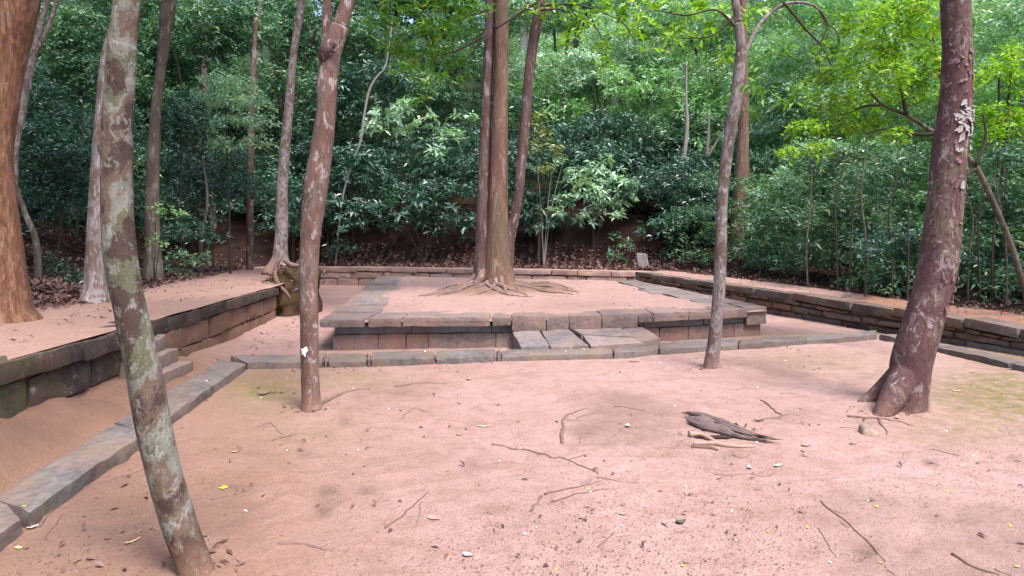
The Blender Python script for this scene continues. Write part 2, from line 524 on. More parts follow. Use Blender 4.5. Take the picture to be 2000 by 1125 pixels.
M['bark_plate'] = m_bark('bark_plate', [(.0, (.07, .038, .040)), (.43, (.105, .055, .057)), (.485, (.115, .062, .063)), (.525, (.15, .095, .092)), (.54, (.15, .125, .085)), (.562, (.17, .145, .10)), (.57, (.11, .064, .063)), (1., (.15, .095, .09))], 2.6, .55, (.48, .42, .44), 10, .4, 1, .9, .2, plates=15, foot=(.34, .185, .145))
M['bark_chip'] = m_plain('bark_chip', (.15, .085, .088), .85, .5, 9)
M['bark_chip_pale'] = m_plain('bark_chip_pale', (.27, .245, .24), .85, .3, 9)
M['bark_pole'] = m_bark('bark_pole', [(.0, (.09, .065, .055)), (.45, (.15, .11, .10)), (.55, (.21, .17, .165)), (1., (.18, .14, .13))], 5, .6, (.42, .38, .39), 11, .4, .8, .4, .2)
M['bark_forest'] = m_bark('bark_forest', [(.0, (.055, .04, .032)), (.48, (.10, .072, .06)), (.55, (.14, .12, .095)), (1., (.10, .075, .06))], 4, .3, (.33, .32, .28), 9, .4, .8, .5, .3)
M['bark_white'] = m_bark('bark_white', [(.0, (.34, .30, .28)), (.5, (.5, .45, .43)), (1., (.42, .37, .35))], 5, .4, None, 9, .4, .8, .4, .2)
M['stem'] = m_plain('stem', (.045, .033, .026), .9, .4, 8)
M['pale_stem'] = m_plain('pale_stem', (.20, .18, .165), .85, .3, 10)
M['root'] = m_bark('root', [(.0, (.10, .062, .053)), (.5, (.17, .11, .095)), (1., (.24, .165, .145))], 6, .4, (.45, .36, .34), 14, .4, .8, .5, .3)
M['twig'] = m_plain('twig', (.13, .078, .062), .9, .4, 25)
M['twig_dusty'] = m_plain('twig_dusty', (.15, .092, .078), .9, .4, 25)
M['dead_wood'] = m_plain('dead_wood', (.13, .092, .088), .95, .6, 34)
M['bare_wood'] = m_plain('bare_wood', (.33, .21, .17), .8, .25, 20)
M['hollow_shade'] = m_plain('hollow_shade', (.03, .016, .012), 1, .3, 20)
M['white_paint'] = m_plain('white_paint', (.74, .72, .76), .7, .12, 30)
# leaves
M['leaf_teal'] = m_leaf('leaf_teal', (.011, .042, .030), (.075, .175, .12), .22, .36, .6)
M['leaf_mid'] = m_leaf('leaf_mid', (.018, .060, .034), (.14, .28, .155), .3, .40, .5, (.30, .26, .06), .015)
M['leaf_light'] = m_leaf('leaf_light', (.10, .25, .09), (.34, .55, .26), .34, .38, .55)  # lightened leaf colour, stands in for brighter light at upper right
M['leaf_pale'] = m_leaf('leaf_pale', (.13, .26, .17), (.46, .64, .48), .34, .30, .65, (.45, .40, .22), .02)  # pale colour stands in for haze and sky sheen on bright foliage
M['leaf_lime'] = m_leaf('leaf_lime', (.055, .15, .010), (.34, .56, .035), .45, .42, .4, (.42, .32, .03), .02)
M['leaf_olive'] = m_leaf('leaf_olive', (.09, .12, .03), (.2, .24, .07), .3, .45, .4, (.4, .3, .1), .05)
M['leaf_canopy'] = m_leaf('leaf_canopy', (.05, .14, .014), (.15, .31, .035), .42, .40, .45, (.4, .3, .02), .012)
M['litter'] = m_leaf('litter', (.055, .026, .022), (.20, .115, .10), .1, .6, .3)
M['grass'] = m_leaf('grass', (.06, .13, .03), (.16, .28, .07), .3, .5, .4)
M['petal_white'] = m_plain('petal_white', (.85, .83, .80), .6, .08, 40)
M['petal_yellow'] = m_plain('petal_yellow', (.80, .62, .02), .6, .1, 40)
M['dead_leaf'] = m_plain('dead_leaf', (.42, .22, .16), .7, .3, 30)
M['dead_leaf_tan'] = m_plain('dead_leaf_tan', (.50, .34, .16), .7, .3, 30)
M['dead_leaf_pale'] = m_plain('dead_leaf_pale', (.45, .37, .32), .7, .2, 30)
M['dead_leaf_dark'] = m_plain('dead_leaf_dark', (.09, .08, .05), .7, .3, 30)
M['dead_leaf_pink'] = m_plain('dead_leaf_pink', (.46, .20, .18), .7, .2, 30)
M['field_stone'] = m_stone('field_stone', (.22, .155, .13), (.30, .22, .185), (.36, .21, .17), .3, (.2, .18, .08), .2, .2)
# ------------------------------------------------------------------ plan of the place
XL = lambda y: -3.83 - .1346 * (y - 4.4)                       # front of the left retaining wall
XR = lambda y: 4.22 + (19.8 - y) * .2929                       # front of the right one
_rw = []
for px_, py_ in ((1245, 531), (1419, 555), (1519, 568), (1620, 586), (1732, 599.5), (1844, 616), (1997, 642)):
    k = (px_ - 1000) / F
    d_ = (4.22 + 19.8 * .2929) / (k + .2929)
    _rw.append((d_, CZ - (py_ - HZ) / F * d_))
_rw = sorted(_rw)
ZR = lambda y: float(np.interp(y, [a for a, _ in _rw], [b for _, b in _rw]))
YB = lambda x: 20.85 - .199 * (x + .0) if x > -7.3 else 22.3     # back wall
ZB = lambda x: .66 - .01 * x
UP = [(-2.16, -8, .7), (XL(2), 2, .7), (XL(7), 7, .7), (XL(12.2), 12.2, .7), (-5.3, 14.6, .7), (-7.3, YB(-7.29), .68),
      (-3.5, YB(-3.5), .67), (0, YB(0), .66), (4.22, YB(4.22), .62)] + [(XR(y), y, ZR(y)) for y in (17, 14, 11.5, 10, 8.6)] + [(XR(2), 2, .32), (XR(-8), -8, .3)]
UP = np.array(UP, float)

def strip_path():
    P, N = [], []
    corner = {5, 8}
    dirs = unit(np.diff(UP[:, :2], axis=0))
    nrm = np.stack([-dirs[:, 1], dirs[:, 0]], -1)
    for i in range(len(UP)):
        n0 = nrm[max(i - 1, 0)]
        n1 = nrm[min(i, len(nrm) - 1)]
        if i in corner:
            for t in np.linspace(0, 1, 15): P.append(UP[i]); N.append(unit((n0 * (1 - t) + n1 * t)[None])[0])
        else:
            P.append(UP[i]); N.append(unit((n0 + n1)[None])[0])
        if i < len(UP) - 1:
            L = np.linalg.norm(UP[i + 1] - UP[i])
            m = int(L / .35)
            e1 = nrm[min(i + 1, len(nrm) - 1)] if i + 1 not in corner else n1
            s0 = N[-1]
            s1 = unit((n1 + e1)[None])[0]
            for t in np.linspace(0, 1, m + 2)[1:-1]:
                P.append(UP[i] * (1 - t) + UP[i + 1] * t)
                N.append(unit((s0 * (1 - t) + s1 * t)[None])[0])
    return np.array(P), np.array(N)

SP, SN = strip_path()
wl, wb, wr = [np.maximum(0, c) ** 2 for c in (-SN[:, 0], SN[:, 1], SN[:, 0])]
ws = wl + wb + wr
wl, wb, wr = wl / ws, wb / ws, wr / ws
PW = wl * (2.0 + .05 * np.clip(SP[:, 1], 0, 14)) + wb * 1.25 + wr * 1.05

def hill(u, v):
    """height over the wall top, v metres outward (arrays u index, v)"""
    q = np.maximum(0, v - PW[u])
    hl = .09 * q + .38 * np.maximum(0, q - 3.2)
    hb = 1.5 * sstep(0, 2.0, q) * .75 + .50 * np.maximum(0, q - .9)
    hr = .02 * q + .42 * np.maximum(0, q - 5.5)
    return wl[u] * hl + wb[u] * hb + wr[u] * hr

def strip(v0, vs_, full):
    nu, nv = len(SP), len(vs_)
    uu = np.repeat(np.arange(nu), nv)
    vv = (np.tile(vs_, nu) if full else (v0[uu] + np.tile(vs_, nu)))
    xy = SP[uu, :2] + SN[uu] * vv[:, None]
    q = np.maximum(0, vv - PW[uu])
    z = SP[uu, 2] + hill(uu, vv)
    p3 = np.column_stack([xy, np.zeros(len(xy))])
    z = z + fbm(p3 * 1.3, 4, 11) * (.015 + .10 * sstep(.1, 1.2, q)) + fbm(p3 * .22, 3, 17) * .9 * sstep(2, 12, q)
    V = np.column_stack([xy, z])
    i = (np.arange(nu - 1)[:, None] * nv + np.arange(nv - 1)[None]).ravel()
    return V, np.stack([i, i + 1, i + nv + 1, i + nv], -1), q

HV, HQ, HQq = strip(PW, np.concatenate([np.linspace(0, 3, 26), np.linspace(3.25, 9, 20), np.geomspace(9.8, 70, 22)]), False)
Vp, Qp, _ = strip(None, np.array([0.0, .06, .12, .2, .3, .42, .56, .72, .9, 1.05]), True)
# the walkable strip: scale across to the local path width
nvp = 10
frac = np.linspace(.0, 1.0, nvp)
uu = np.repeat(np.arange(len(SP)), nvp)
v0_ = .02 + .22 * wr[uu] + .04 * wb[uu]
vv = v0_ + np.tile(frac, len(SP)) * (PW[uu] + .12 - v0_)
xy = SP[uu, :2] + SN[uu] * vv[:, None]
z = SP[uu, 2] + .008 * wl[uu] - .012 * wr[uu] + fbm(np.column_stack([xy, xy[:, :1] * 0]) * 1.6, 3, 23) * .016 + .05 * wr[uu] * sstep(.75, 1.0, vv / PW[uu])
zh = SP[uu, 2] + hill(uu, vv)
PV = np.column_stack([xy, np.maximum(z, zh - .05)])
on_right = (wr[uu] > .5) & (xy[:, 1] < 12.5)
tag(mk('terrace_path', PV, Qp, None, mats=[M['path_sand'], M['orange_sand']], midx=on_right[Qp[:, 0]].astype(int),
       attrs={'moss': .12 * wr[uu] * (xy[:, 1] > 12.5), 'tan': .25 + .3 * wl[uu], 'dark': wl[uu] * 0}), kind='structure')
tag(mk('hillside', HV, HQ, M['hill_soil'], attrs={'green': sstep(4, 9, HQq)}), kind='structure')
_hv = HV[HV[:, 1] > -4]
_all = np.vstack([_hv, PV])

def TH(x, y):
    k = np.argsort((_all[:, 0] - x) ** 2 + (_all[:, 1] - y) ** 2)[:4]
    dd = np.hypot(_all[k, 0] - x, _all[k, 1] - y) + 1e-3
    return float((_all[k, 2] / dd).sum() / (1 / dd).sum())

# ------------------------------------------------------------------ kerb lines
KO = np.array([(478, 722), (500, 722), (722, 717), (890, 711), (995, 707), (1100, 704), (1199, 700), (1289, 693.6), (1442, 683), (1535, 678), (1575, 674), (1717, 663)], float)
KI = np.array([(440, 695), (500, 691), (647, 690), (800, 685.5), (950, 681.6), (1100, 676.5), (1199, 673), (1289, 666), (1442, 660), (1535, 657), (1575, 653.6), (1717, 643), (1760, 640)], float)
kx = lambda y: -2.70 - .155 * (y - 3.26)                      # left kerb, yard side
kxi = lambda y: -3.11 - .169 * (y - 3.57)
RK = np.array([(6.10, 9.79), (6.28, 8.6), (6.38, 7.3), (6.55, 4.5), (6.7, -2)])

def f_out(px): return gp(px, np.interp(px, KO[:, 0], KO[:, 1]), 0)[:2]
def f_in(px): return gp(px, np.interp(px, KI[:, 0], KI[:, 1]), .09)[:2]

# ------------------------------------------------------------------ ground sheet
yard = [(kx(-8) - .17, -8), (kx(7.3) - .17, 7.55)] + [tuple((f_out(p) + f_in(p)) / 2) for p in (480, 560, 720, 890, 1100, 1289, 1442, 1575, 1715)] + [(x + .16, y) for x, y in RK] + [(6.9, -8)]
yard = np.array(yard)

def inside(P, poly):
    c = np.zeros(len(P), bool)
    x, y = P[:, 0], P[:, 1]
    j = len(poly) - 1
    for i in range(len(poly)):
        xi, yi, xj, yj = *poly[i], *poly[j]
        if yi != yj:
            c ^= ((yi > y) != (yj > y)) & (x < (xj - xi) * (y - yi) / (yj - yi) + xi)
        j = i
    return c

def axis(lo, hi, step, far):
    core = np.arange(lo, hi, step)
    ext = np.geomspace(step * 2, far, 26)
    return np.concatenate([(lo - ext)[::-1], core, hi + ext])

gx = axis(-5.6, 8.2, .042, 160)
gy = np.concatenate([1.2 - np.geomspace(.08, 160, 26)[::-1], np.arange(1.2, 4.5, .028), np.arange(4.5, 10.4, .042), np.arange(10.4, 22.6, .14), 22.8 + np.geomspace(.3, 200, 20)])
GX, GY = np.meshgrid(gx, gy, indexing='ij')
gpt = np.column_stack([GX.ravel(), GY.ravel()])
yin = inside(gpt, yard) | (gpt[:, 1] < -7)
p3 = np.column_stack([gpt, np.zeros(len(gpt))])
near = sstep(40, 15, np.hypot(gpt[:, 0], gpt[:, 1]))
zz = np.where(yin, 0.0, -.055)
zz = zz + (fbm(p3 * .55, 3, 41) * .022 + fbm(p3 * 2.6, 4, 43) * .009 + fbm(p3 * 9, 3, 47) * .0045) * near
# shallow dents and crumbs trodden into the sand
dent = fbm(p3 * 6.5, 2, 53)
zz -= .012 * sstep(.38, .62, dent) * near
# soil washed against the left wall, and its slope down to the kerb
dl = gpt[:, 0] - np.array([-3.83 - .1346 * (b - 4.4) for b in gpt[:, 1]])
bank = np.interp(gpt[:, 1], [1, 4.2, 6, 9, 12.4, 13], [.36, .33, .25, .13, .10, 0]) * sstep(.95, -.02, dl) * (dl > -.6)
zz += np.where(yin, 0, bank * (1 + .25 * fbm(p3 * 2.2, 3, 59)))
zz += np.where(~yin & (gpt[:, 1] > 12), .07 * sstep(1.0, 0, 20.85 - .199 * gpt[:, 0] - gpt[:, 1]), 0)
# soil heaped on the roots of the big right tree and by the leaning one
for cx, cy, rr_, hh in ((3.75, 5.75, .55, .07), (-1.50, 2.80, .3, .05), (-1.93, 5.6, .3, .035), (2.62, 7.5, .3, .03), (2.25, 5.1, .6, .035)):
    zz += hh * np.exp(-((gpt[:, 0] - cx) ** 2 + (gpt[:, 1] - cy) ** 2) / rr_ ** 2)

def patch(px, py, rx, ry):
    """soft round patch given in photo pixels on the ground -> weight per ground vertex"""
    X = 1000 + gpt[:, 0] / np.maximum(gpt[:, 1], .5) * F
    Y = HZ + CZ * F / np.maximum(gpt[:, 1], .5)
    return np.exp(-(((X - px) / rx) ** 2 + ((Y - py) / ry) ** 2)) * (gpt[:, 1] > .6)

rf = np.random.default_rng(88)
foot_d = np.zeros(len(gpt))
for _ in range(26):
    fx, fy, fa = rf.uniform(-3.2, 6.2), rf.uniform(2.2, 9.0), rf.uniform(0, 6.28)
    for s in range(7):
        fa += rf.normal(0, .15)
        fx += math.cos(fa) * .62
        fy += math.sin(fa) * .62
        sd = .09 if s % 2 else -.09
        ox, oy = fx - math.sin(fa) * sd, fy + math.cos(fa) * sd
        m_ = (np.abs(gpt[:, 0] - ox) < .22) & (np.abs(gpt[:, 1] - oy) < .22)
        if not m_.any(): continue
        du = (gpt[m_, 0] - ox) * math.cos(fa) + (gpt[m_, 1] - oy) * math.sin(fa)
        dv = -(gpt[m_, 0] - ox) * math.sin(fa) + (gpt[m_, 1] - oy) * math.cos(fa)
        e = (du / .135) ** 2 + (dv / (.05 - .1 * (np.abs(du + .02) < .03) * .12)) ** 2
        foot_d[m_] += -.009 * sstep(1.15, .8, e) + .0045 * np.exp(-((e - 1.7) / .5) ** 2)
zz += np.clip(foot_d, -.012, .006) * yin
moss = patch(520, 762, 95, 36) + .5 * patch(700, 742, 80, 16) + 1.1 * patch(1985, 775, 110, 50) + .6 * patch(1870, 760, 170, 55) + .45 * patch(1600, 705, 130, 22) + .4 * patch(1880, 850, 120, 30) + .25 * patch(600, 850, 150, 40)
moss = np.clip(moss, 0, 1.1) * yin
court = ~yin & (gpt[:, 1] < 10.9) & (gpt[:, 0] > 4)
moss = np.where(court, .7, moss)
trench = ~yin & (gpt[:, 1] < 7.4) & (gpt[:, 0] < -2.5)
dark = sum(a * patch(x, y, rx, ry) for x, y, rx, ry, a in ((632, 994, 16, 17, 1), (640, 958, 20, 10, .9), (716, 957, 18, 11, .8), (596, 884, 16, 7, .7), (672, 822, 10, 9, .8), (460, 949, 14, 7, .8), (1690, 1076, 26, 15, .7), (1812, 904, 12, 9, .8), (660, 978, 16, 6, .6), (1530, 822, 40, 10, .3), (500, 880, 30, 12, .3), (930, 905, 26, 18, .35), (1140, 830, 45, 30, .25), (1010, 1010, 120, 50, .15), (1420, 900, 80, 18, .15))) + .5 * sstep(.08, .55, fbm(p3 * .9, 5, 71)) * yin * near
X_ = 1000 + gpt[:, 0] / np.maximum(gpt[:, 1], .5) * F
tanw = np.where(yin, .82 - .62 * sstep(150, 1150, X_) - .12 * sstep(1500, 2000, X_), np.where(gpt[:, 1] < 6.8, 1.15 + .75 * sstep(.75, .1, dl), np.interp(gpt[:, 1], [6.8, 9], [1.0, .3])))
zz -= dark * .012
i = (np.arange(len(gx) - 1)[:, None] * len(gy) + np.arange(len(gy) - 1)[None]).ravel()
GV = np.column_stack([gpt, zz])
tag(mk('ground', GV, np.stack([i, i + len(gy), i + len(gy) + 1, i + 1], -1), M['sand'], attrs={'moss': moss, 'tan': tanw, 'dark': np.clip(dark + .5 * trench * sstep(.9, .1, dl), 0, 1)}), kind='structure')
_gz = zz.reshape(len(gx), len(gy))

def GH(x, y):
    a, b = np.clip(np.searchsorted(gx, x), 1, len(gx) - 1), np.clip(np.searchsorted(gy, y), 1, len(gy) - 1)
    u, v = (x - gx[a - 1]) / (gx[a] - gx[a - 1]), (y - gy[b - 1]) / (gy[b] - gy[b - 1])
    return float(_gz[a - 1, b - 1] * (1 - u) * (1 - v) + _gz[a, b - 1] * u * (1 - v) + _gz[a - 1, b] * (1 - u) * v + _gz[a, b] * u * v)

# ------------------------------------------------------------------ mound at the end of the left wall
def mound(name, cx, cy, rx, ry, zb, zt, m, top=.72, seed=3, n=(46, 26)):
    a = np.linspace(0, 2 * np.pi, n[0], endpoint=False)
    t = np.linspace(0, 1, n[1])
    A, Tt = np.meshgrid(a, t, indexing='ij')
    rad = np.interp(Tt, [0, .55, .75, 1], [1, top + .1, top, 0])
    zf = np.interp(Tt, [0, .12, .55, .75, 1], [0, .15, .86, .97, 1])
    X = cx + np.cos(A) * rx * rad
    Y = cy + np.sin(A) * ry * rad
    Z = zb + (zt - zb) * zf
    V = np.stack([X, Y, Z], -1).reshape(-1, 3)
    V = V + np.stack([fbm(V * 2.3 + 7 * k, 4, seed + k) for k in range(3)], -1) * .17 + np.stack([fbm(V * 8 + 7 * k, 3, seed + 20 + k) for k in range(3)], -1) * .06
    i = np.arange(n[0])[:, None] * n[1]
    i2 = (np.arange(n[0])[:, None] + 1) % n[0] * n[1]
    j = np.arange(n[1] - 1)[None]
    return mk(name, V, np.stack([i + j, i2 + j, i2 + j + 1, i + j + 1], -1).reshape(-1, 4), m)
tag(mound('earth_mound', -5.14, 14.05, .52, .95, -.25, 1.05, M['earth'], .82), kind='structure')

# ------------------------------------------------------------------ retaining walls
def wall(name, label, P, t0, t1, coping, rows, zbot, cm, core_m, step=.25, cop_d=.42, seed=1, over=.03):
    """P(t) -> (x, y, ztop, nx, ny). coping: (height, breaks); rows: (h0, h1, breaks, materials, jitter) below the coping"""
    rng = np.random.default_rng(seed)
    b = P((t0 + t1) / 2)
    root = thing(name, label, 'stone wall', (b[0], b[1], zbot), None)
    def at(t, v, z):
        x, y, zt, nx, ny = P(t)
        return np.array((x + nx * v, y + ny * v, z))
    ch, cb = coping
    for a, c in zip(cb[:-1], cb[1:]):
        s = np.sign(c - a)
        g = .012 * s
        j = rng.normal(0, .012, 4)
        za, zc = P(a)[2] + j[0], P(c)[2] + j[1]
        h = ch * rng.uniform(.9, 1.12)
        ov = over + rng.uniform(-.02, .025)
        b4 = [at(a + g, -ov, za - h), at(c - g, -ov, zc - h), at(c - g, cop_d, zc - h), at(a + g, cop_d, za - h)]
        t4 = [at(a + g, -ov + .01, za), at(c - g, -ov + .01, zc), at(c - g, cop_d, zc), at(a + g, cop_d, za)]
        V, Q = stone(b4, t4, .022, .009, int(rng.integers(999)), .06, 6)
        mk('coping_stone', V, Q, cm, root)
    for f0, f1, br, ms, jit in rows:
        for a, c in zip(br[:-1], br[1:]):
            s = np.sign(c - a)
            g = .012 * s
            z0 = [P(x)[2] - ch for x in (a, c)]
            top = [zz_ - (zz_ - zbot) * f0 - .012 + rng.normal(0, jit * .4) for zz_ in z0]
            bot = [zz_ - (zz_ - zbot) * f1 + .006 for zz_ in z0]
            o = rng.uniform(-jit, jit)
            b4 = [at(a + g, o, bot[0]), at(c - g, o, bot[1]), at(c - g, .3, bot[1]), at(a + g, .3, bot[0])]
            t4 = [at(a + g, o + .01, top[0]), at(c - g, o + .01, top[1]), at(c - g, .3, top[1]), at(a + g, .3, top[0])]
            V, Q = stone(b4, t4, .03, .013, int(rng.integers(999)), .06, 5)
            mk('wall_stone', V, Q, ms[int(rng.integers(len(ms)))] if isinstance(ms, list) else ms, root)
    ts = np.linspace(t0, t1, max(4, int(abs(t1 - t0) / step)))
    V = np.array([p for t in ts for p in (at(t, .055, zbot - .15), at(t, .05, P(t)[2] - ch * .5), at(t, .36, P(t)[2] - .05), at(t, .36, zbot - .15))])
    i = np.arange(len(ts) - 1)[:, None] * 4
    Q = np.concatenate([i + np.array([[k, k + 4, k + 5, k + 1]]) for k in range(3)])
    V = V + np.stack([fbm(V * 3 + 5 * k, 3, 70 + k) for k in range(3)], -1) * .02
    V2, Q2 = V, Q
    mk('mortar_core', V2, Q2, core_m, root)
    return root

def PL(y):
    n = unit(np.array([[-1, -.1346]]))[0]
    return XL(y), y, .7 + .012 * math.sin(y * 2.1), n[0], -n[1] * -1
def PR(y): return XR(y), y, ZR(y), .9597, .2811
def PB(x): return x, YB(x), ZB(x), .195, .9808

S_, W_, Ms = M['soil_stone'], M['wall_stone'], M['mossy_stone']
left_wall = wall('retaining_wall', 'dark mossy retaining wall with thick coping under the sandy terrace, beside the stone steps', PL, -1.0, 12.25,
     (.165, [-1.0, 1.2, 3.2, 5.43, 6.85, 8.25, 9.3, 10.9, 12.25]),
     [(0, .5, [-1, 1.4, 3.55, 4.74, 5.62, 6.75, 7.65, 8.6, 9.55, 10.3, 11.3, 12.25], W_, .02),
      (.5, 1, [-1, 2.0, 4.2, 6.2, 7.4, 8.3, 9.4, 10.1, 11.0, 12.25], S_, .012)], -.08, W_, M['mortar'], seed=5)
k_ = 0
for o in left_wall.children:
    if o.name.startswith('wall_stone'):
        if k_ == 2: o.data.materials[0] = Ms; o['label'] = 'block with a bright green moss patch'
        if 4 < k_ < 11: o.data.materials[0] = S_
        k_ += 1
rng = np.random.default_rng(77)
def breaks(a, b, lo, hi):
    out = [a]
    s = 1 if b > a else -1
    while abs(b - out[-1]) > hi: out.append(out[-1] + s * rng.uniform(lo, hi))
    return out + [b]
wall('retaining_wall', 'low pale retaining wall with cracked joints behind the sandy platform, below the leafy bank', PB, -7.3, 4.22,
     (.17, breaks(-7.3, 4.2, .8, 1.7)), [(0, .42, breaks(-7.3, 4.2, .5, 1.5), M['back_stone'], .02), (.42, 1, breaks(-7.3, 4.2, .6, 1.3), M['back_stone'], .02)],
     -.08, M['back_stone'], M['core'], seed=8)
Rb = M['rubble_stone']
right_wall = wall('retaining_wall', 'long rubble retaining wall with flat coping running past the peeling-bark tree', PR, 19.75, 3.0,
     (.15, breaks(19.75, 3.0, .7, 1.5)),
     [(0, .24, breaks(19.75, 3.0, .14, .5), [Rb, Rb, S_], .035), (.24, .62, breaks(19.75, 3.0, .3, .9), [Rb, Rb, Rb, S_], .03), (.62, 1.05, breaks(19.75, 3.0, .5, 1.1), [Rb, Rb, Rb, W_], .03)],
     -.08, Rb, M['core'], seed=12)

# ------------------------------------------------------------------ kerbs
def kerb(name, label, quads, m, seed, zt=.12):
    c = np.mean([q for qq in quads for q in qq], axis=0)
    root = thing(name, label, 'stone kerb', (c[0], c[1], 0))
    for k, qq in enumerate(quads):
        rr = np.random.default_rng(seed + k)
        t = zt + rr.normal(0, .006)
        V, Q = stone([(x, y, -.12) for x, y in qq], [(x, y, t + rr.normal(0, .004)) for x, y in qq], .03, .011, seed + k, .05, 5)
        mk('kerb_stone', V, Q, m, root)
    return root
kerb('stone_kerb', 'grey granite kerb of long flat blocks beside the trench, passing behind the leaning lichen tree',
     [[(kx(a), a), (kx(b), b), (kxi(b + .3), b + .3), (kxi(a + .2), a + .2)] for a, b in ((1.3, 3.26), (3.30, 4.72), (4.74, 6.25), (6.265, 7.42))], M['kerb_stone'], 101, .088)
kb = [482, 632, 640, 716, 724, 850, 968, 978, 1199, 1287, 1442, 1572, 1712]
qs = []
for a, b in zip(kb[:-1], kb[1:]):
    g = .7
    qs.append([f_out(a + g), f_out(b - g), f_in(b - g), f_in((448 if a == 482 else a) + g)])
kerb('stone_kerb', 'straight grey kerb of worn blocks crossing in front of the raised platform', qs, M['kerb_stone'], 131, .09)
qs = []
for y0, y1 in ((9.82, 8.75), (8.72, 7.55), (7.52, 5.9), (5.87, 4.0)):
    xs = [np.interp(y, RK[::-1, 1], RK[::-1, 0]) for y in (y0, y1)]
    qs.append([(xs[1], y1), (xs[0], y0), (xs[0] + .36, y0 + .05), (xs[1] + .36, y1 + .02)])
kerb('stone_kerb', 'low reddish edged kerb along the foot of the rubble wall beyond the peeling-bark tree', qs, M['kerb_stone'], 161, .07)

# ------------------------------------------------------------------ steps
st = thing('stone_steps', 'short flight of worn stone steps set against the dark mossy wall', 'steps', (-3.9, 6.5, -.05))
for x0, x1, y0, y1, z0, z1, sd in ((-4.34, -4.02, 6.32, 6.93, .16, .53, 1), (-4.2, -3.90, 6.15, 6.98, .02, .365, 2), (-4.05, -3.75, 6.0, 7.02, -.12, .205, 3), (-3.80, -3.60, 6.25, 7.15, -.14, .05, 4)):
    dx = -.10
    b4 = [(x0 - .0, y0, z0), (x1 + .08, y0, z0), (x1 - .04, y1, z0), (x0 + dx, y1, z0)]
    t4 = [(a, b, z1) for a, b, _ in b4]
    V, Q = stone(b4, t4, .03, .014, 210 + sd, .06, 4)
    mk('step', V, Q, M['slab_stone'], st)

# ------------------------------------------------------------------ platform
ZP = .45
FE = np.array([(622, 623), (785, 621), (950, 620), (1070, 617), (1175, 615.5), (1274, 612), (1346, 609), (1460, 603.5), (1500, 601)], float)
def fe(px): return gp(px, np.interp(px, FE[:, 0], FE[:, 1]), ZP)[:2]
bl, br_ = gp(738, 540, ZP)[:2], gp(1245, 547.5, ZP)[:2]
fl, fr = fe(622), fe(1500)
plat = thing('stone_platform', 'raised rectangular stone platform with an overhanging slab rim and sand on top', 'platform', ((fl[0] + br_[0]) / 2, 14, -.05))
for k, (a, b, th) in enumerate(((623, 712, .135), (718, 784, .14), (786, 957, .14), (961, 999, .14), (999.4, 1067, .235), (1067.4, 1111.4, .235), (1111.8, 1175.6, .23), (1176, 1246.6, .23), (1247, 1275.6, .145), (1276.4, 1346, .145), (1346.4, 1393.6, .145), (1394, 1460, .145), (1461, 1500, .30))):
    A, B = fe(a), fe(b)
    if k == 12: A, B = A + (0, .06), B + (0, .06)
    dep = (.85, .78, .8, .75, .8, .8, .82, .8, .8, .8, .8, .8, .8)[k]
    q = [A, B, B + (0, dep), A + (0 if k else -.05, dep)]
    V, Q = stone([(x, y, ZP - th) for x, y in q], [(x, y, ZP + .004 * ((k * 7) % 5 - 2)) for x, y in q], .018, .008, 300 + k, .05, 6)
    mk('rim_slab', V, Q, M['slab_stone'], plat)
wedge = lambda P, Q_: np.linspace(0, 1, 2)
def course(brk, z0, z1, off, m, name, sd):
    for k, (a, b) in enumerate(zip(brk[:-1], brk[1:])):
        A, B = fe(a + .3) + (0, off), fe(b - .3) + (0, off)
        q = [A, B, B + (0, .3), A + (0, .3)]
        V, Q = stone([(x, y, z0) for x, y in q], [(x, y, z1) for x, y in q], .015, .007, sd + k, .07, 4)
        mk(name, V, Q, m, plat)
course([646, 800, 960, 1010, 1200, 1262, 1380, 1478], .185, .335, .165, M['band_stone'], 'band_stone', 340)
course([644, 735, 790, 834, 968, 1040, 1150, 1250, 1293, 1349, 1440, 1492], -.12, .182, .13, M['base_stone'], 'base_stone', 360)
# moulding under the rim and the plain sides and back of the base
def plat_side(A, B, nrm, name='side_wall'):
    mb = MB()
    for z0, z1, o in ((-.12, .18, .12), (.183, .30, .16), (.303, .443, .0)):
        L = np.linalg.norm(B - A)
        n = max(2, int(L / 1.1))
        for k in range(n):
            a, b = A + (B - A) * (k + .01) / n, A + (B - A) * (k + .99) / n
            q = [a + nrm * o, b + nrm * o, b + nrm * (o + .3), a + nrm * (o + .3)]
            mb.add(*stone([(x, y, z0) for x, y in q], [(x, y, z1) for x, y in q], .02, .01, int(k + L * 10 + z0 * 100), .12, 4))
    return mb.make(name, M['base_stone'], plat)
plat_side(fl + (.0, .35), bl, np.array((.98, .2)))
plat_side(fr + (-.01, .4), br_, np.array((-.98, -.15)))
plat_side(bl, br_, np.array((.05, -1.0)))
# earth and sand fill
n0, n1 = 110, 150
s_, t_ = np.meshgrid(np.linspace(0, 1, n0), np.linspace(0, 1, n1), indexing='ij')
pxs = 622 + s_ * (1500 - 622)
front = np.array([fe(p) for p in pxs[:, 0]])
back = bl[None] * (1 - s_[:, :1]) + br_[None] * s_[:, :1]
tt = (t_ ** 1.5)[..., None]
XY = front[:, None] * (1 - tt) + back[:, None] * tt
edge_f = (XY - front[:, None])[..., 1]
edge_l = XY[..., 0] - (fl[0] + (bl[0] - fl[0]) * (XY[..., 1] - fl[1]) / (bl[1] - fl[1]))
edge_b = (back[:, None] - XY)[..., 1]
edge_r = (fr[0] + (br_[0] - fr[0]) * (XY[..., 1] - fr[1]) / (br_[1] - fr[1])) - XY[..., 0]
P3 = np.concatenate([XY, XY[..., :1] * 0], -1)
nz = fbm(P3.reshape(-1, 3) * 1.4, 4, 91).reshape(n0, n1)
